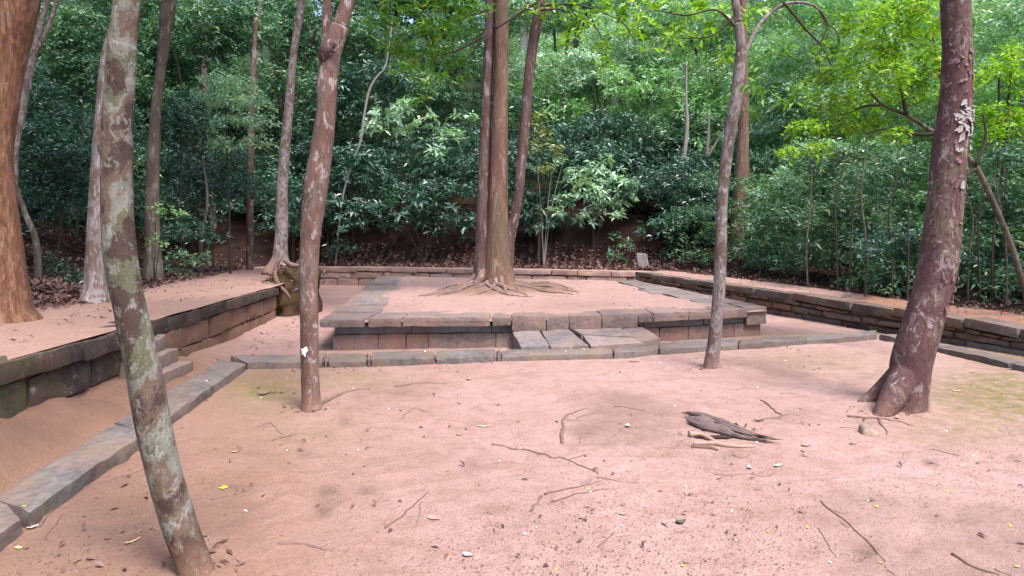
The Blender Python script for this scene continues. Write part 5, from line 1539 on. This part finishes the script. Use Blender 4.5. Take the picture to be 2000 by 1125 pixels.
# petals: one of each colour, then copies
def petal(name, label, group, m, L, seed):
    P, q = leaf_mesh(name, L, L * .75, .7, seed)
    P[:, 2] += .003 - P[:, 2].min()
    return tag(mk(name, P, q, m, loc=(0, 0, 0)), label, 'petal', group)
yel = [(457, 0)]
yp = [(799, 863), (1172, 880), (1246, 916), (1086, 1113), (1151, 957), (1246, 916), (1433, 907), (1553, 923), (1712, 990), (1747, 1008), (1577, 1032), (1975, 1029), (1334, 1107), (1720, 1101), (1988, 1109), (1922, 833), (1876, 800), (1405, 832), (1290, 942), (634, 720), (700, 942), (1500, 1040), (1850, 960), (1130, 1060)]
wp = [(930, 861), (1016, 877), (944, 1027), (1048, 1032), (1026, 1045), (1215, 1029), (1154, 962), (1333, 925), (1340, 952), (1319, 794), (1478, 809), (1478, 866), (1412, 981), (1696, 980), (1216, 1029), (1438, 1057), (853, 779), (961, 889), (977, 902), (640, 802), (689, 760), (562, 740), (509, 778), (800, 739), (1020, 729), (1100, 752), (1118, 704), (1190, 702), (1211, 733), (1290, 709), (1341, 745), (1456, 733), (1480, 757), (1534, 705), (1550, 716), (1620, 716), (1655, 724), (1695, 706), (1739, 720), (1810, 735), (1838, 760), (1902, 757), (1945, 748), (1960, 775), (1848, 843), (1806, 832), (1752, 812), (1580, 800), (1280, 770), (1010, 830), (760, 800), (700, 880), (560, 880), (1900, 890), (1620, 1100), (480, 1000), (1045, 760), (1390, 770), (1150, 730), (870, 905), (1430, 1000)]
kerbp = [(660, 688), (830, 687), (985, 683), (1115, 680), (1140, 682), (1330, 668), (1445, 664), (812, 693), (1105, 687), (930, 690)]
rr = np.random.default_rng(12)
def scatter(first, spots, zf=None):
    used = False
    for px, py in spots:
        p = gpos(px, py) if zf is None else gp(px, py, zf)
        o = first if not used else first.copy()
        if used: COL.objects.link(o)
        used = True
        o.location = tuple(p + (0, 0, .002))
        o.rotation_euler = (rr.normal(0, .25), rr.normal(0, .25), rr.uniform(0, 6.28))
        s = rr.uniform(.7, 1.35)
        o.scale = (s, s * rr.uniform(.7, 1.2), s)
scatter(petal('fallen_petal', 'small yellow fallen petal lying on the pinkish sand', 'yellow petals on the sand', M['petal_yellow'], .016, 1), yp)
scatter(petal('fallen_petal', 'small white fallen petal lying on the pinkish sand', 'white petals on the sand', M['petal_white'], .017, 2), wp)
scatter(petal('fallen_petal', 'small white fallen petal lying on the grey kerb top', 'white petals on the kerb', M['petal_white'], .024, 3), kerbp, .135)
scatter(petal('fallen_petal', 'yellow fallen petal on the kerb at lower left', 'yellow petal on the kerb', M['petal_yellow'], .026, 4), [(45, 991)], .14)
scatter(petal('fallen_petal', 'white petal on the kerb behind the leaning lichen tree', 'white petal on the left kerb', M['petal_white'], .03, 5), [(404, 745)], .14)
# yellow flower
c = gpos(437, 954)
mb = MB()
for k in range(4):
    P, q = leaf_mesh('petal', .03, .02, .5, k)
    P[:, 0] += .016
    a = k * 1.6 + .3
    mb.add(np.stack([P[:, 0] * math.cos(a) - P[:, 1] * math.sin(a), P[:, 0] * math.sin(a) + P[:, 1] * math.cos(a), P[:, 2] + .006], -1) + c, q)
tag(mb.make('fallen_flower', M['petal_yellow'], loc=c), 'yellow flower lying on the sand beside a thin twig', 'flower')

# grass sprig by the pinkish tree and one on the bank
def sprig(label, px, py, seed, L=.09):
    c = gpos(px, py)
    rng = np.random.default_rng(seed)
    P = c + np.column_stack([rng.normal(0, .03, 10), rng.normal(0, .03, 10), np.full(10, .0)])
    V, T = leaves(P, np.tile((0, 0, 1.), (10, 1)), 3, L * .6, .16, rng, 55, 18, .2)
    return tag(mk('grass_tuft', V, T, M['leaf_mid'], loc=c, smooth=False), label, 'plant')
sprig('tiny grass tuft sprouting by the mossy sand left of the pinkish tree', 536, 768, 3)
sprig('single small green seedling on the sand below the pinkish tree', 458, 880, 4, .05)
sprig('small pair of green shoots on the mossy sand at far right', 1962, 842, 5, .05)

# crumbs, bits of bark and leaf scraps all over the sand
rng = np.random.default_rng(99)
P, A = [], []
while len(P) < 3400:
    px, py = rng.uniform(-60, 2060), 690 + 460 * rng.uniform() ** 1.15
    p = gp(px, py, 0)
    if not inside(np.array([p[:2]]), yard)[0]: continue
    if fbm(np.array([[p[0] * 1.6, p[1] * 1.6, 0]]), 3, 5)[0] < rng.uniform(-.2, .4): continue
    P.append((p[0], p[1], GH(p[0], p[1]) + .004))
P = np.array(P)
V, T = leaves(P, unit(np.column_stack([rng.normal(0, .35, (len(P), 2)), np.ones(len(P))])), 1, .017, .45, rng, 86, 10, 0, 0)
tag(mk('ground_litter', V, T, M['twig'], smooth=False), 'tiny dark bits of bark and leaf crumbs scattered over the sand', 'ground litter', None, 'stuff')
P2 = []
while len(P2) < 900:
    s = rng.uniform(0, 1)
    if s < .4:
        y = rng.uniform(4, 14)
        k = rng.uniform(.4, 2.4)
        x, z = XL(y) - k, None
        z = TH(x, y)
    elif s < .65:
        px, d = rng.uniform(700, 1420), rng.uniform(10.2, 19)
        x, y = (px - 1000) / F * d, d
        z = ZP + .022
    elif s < .85:
        y = rng.uniform(4, 19)
        x = XR(y) + rng.uniform(.3, 1.2)
        z = TH(x, y)
    else:
        y = rng.uniform(7.5, 13)
        x = rng.uniform(XL(y) + .3, -3.3)
        z = GH(x, y)
    P2.append((x, y, z + .01))
P2 = np.array(P2)
V, T = leaves(P2, unit(np.column_stack([rng.normal(0, .4, (len(P2), 2)), np.ones(len(P2))])), 1, .065, .42, rng, 82, 14, 0, 0)
tag(mk('ground_litter', V, T, M['litter'], smooth=False), 'dry leaf scraps scattered over the terraces, the trench and the platform', 'ground litter', None, 'stuff')

rng = np.random.default_rng(123)
P3_ = np.column_stack([rng.normal(-5.2, .30, 420), rng.normal(13.9, .45, 420), np.zeros(420)])
P3_[:, 2] = 1.08 - .22 * ((P3_[:, 0] + 5.08) / .5) ** 2 - .15 * ((P3_[:, 1] - 14.05) / .8) ** 2 + rng.uniform(0, .05, 420)
V, T = leaves(P3_, unit(np.column_stack([rng.normal(0, .5, (420, 2)), np.ones(420)])), 1, .11, .5, rng, 82, 14, 0, 0)
tag(mk('leaf_litter', V, T, M['litter'], smooth=False), 'dry leaves caught on top of the earth mound around the roots', 'leaf litter', None, 'stuff')

P = []
for bx, by, br2 in ((605, 803, .30), (1389, 721, .28), (388, 1118, .22), (1735, 815, .5), (1400, 850, .45), (620, 720, .5), (720, 722, .5), (900, 713, .5), (1500, 682, .5)):
    b_ = gp(bx, by, 0)
    for _ in range(26):
        a_, r_ = rng.uniform(0, 6.28), br2 * rng.uniform(.3, 1.0)
        x_, y_ = b_[0] + math.cos(a_) * r_, b_[1] + math.sin(a_) * r_ * .6
        if inside(np.array([(x_, y_)]), yard)[0]: P.append((x_, y_, GH(x_, y_) + .004))
while len(P) < 520:
    px, py = rng.uniform(-40, 2040), 690 + 450 * rng.uniform() ** 1.3
    q_ = gp(px, py, 0)
    if not inside(np.array([q_[:2]]), yard)[0]: continue
    if fbm(np.array([[q_[0] * .9, q_[1] * .9, 3.]]), 3, 15)[0] < rng.uniform(-.5, .5): continue
    P.append((q_[0], q_[1], GH(q_[0], q_[1]) + .003))
P = np.array(P)
V, T = leaves(P, unit(np.column_stack([rng.normal(0, .3, (len(P), 2)), np.ones(len(P))])), 1, .058, .36, rng, 85, 10, 0, .12)
tag(mk('ground_litter', V, T, M['litter'], smooth=False), 'small twig fragments and torn brown leaf bits strewn in loose drifts over the sand', 'ground litter', None, 'stuff')
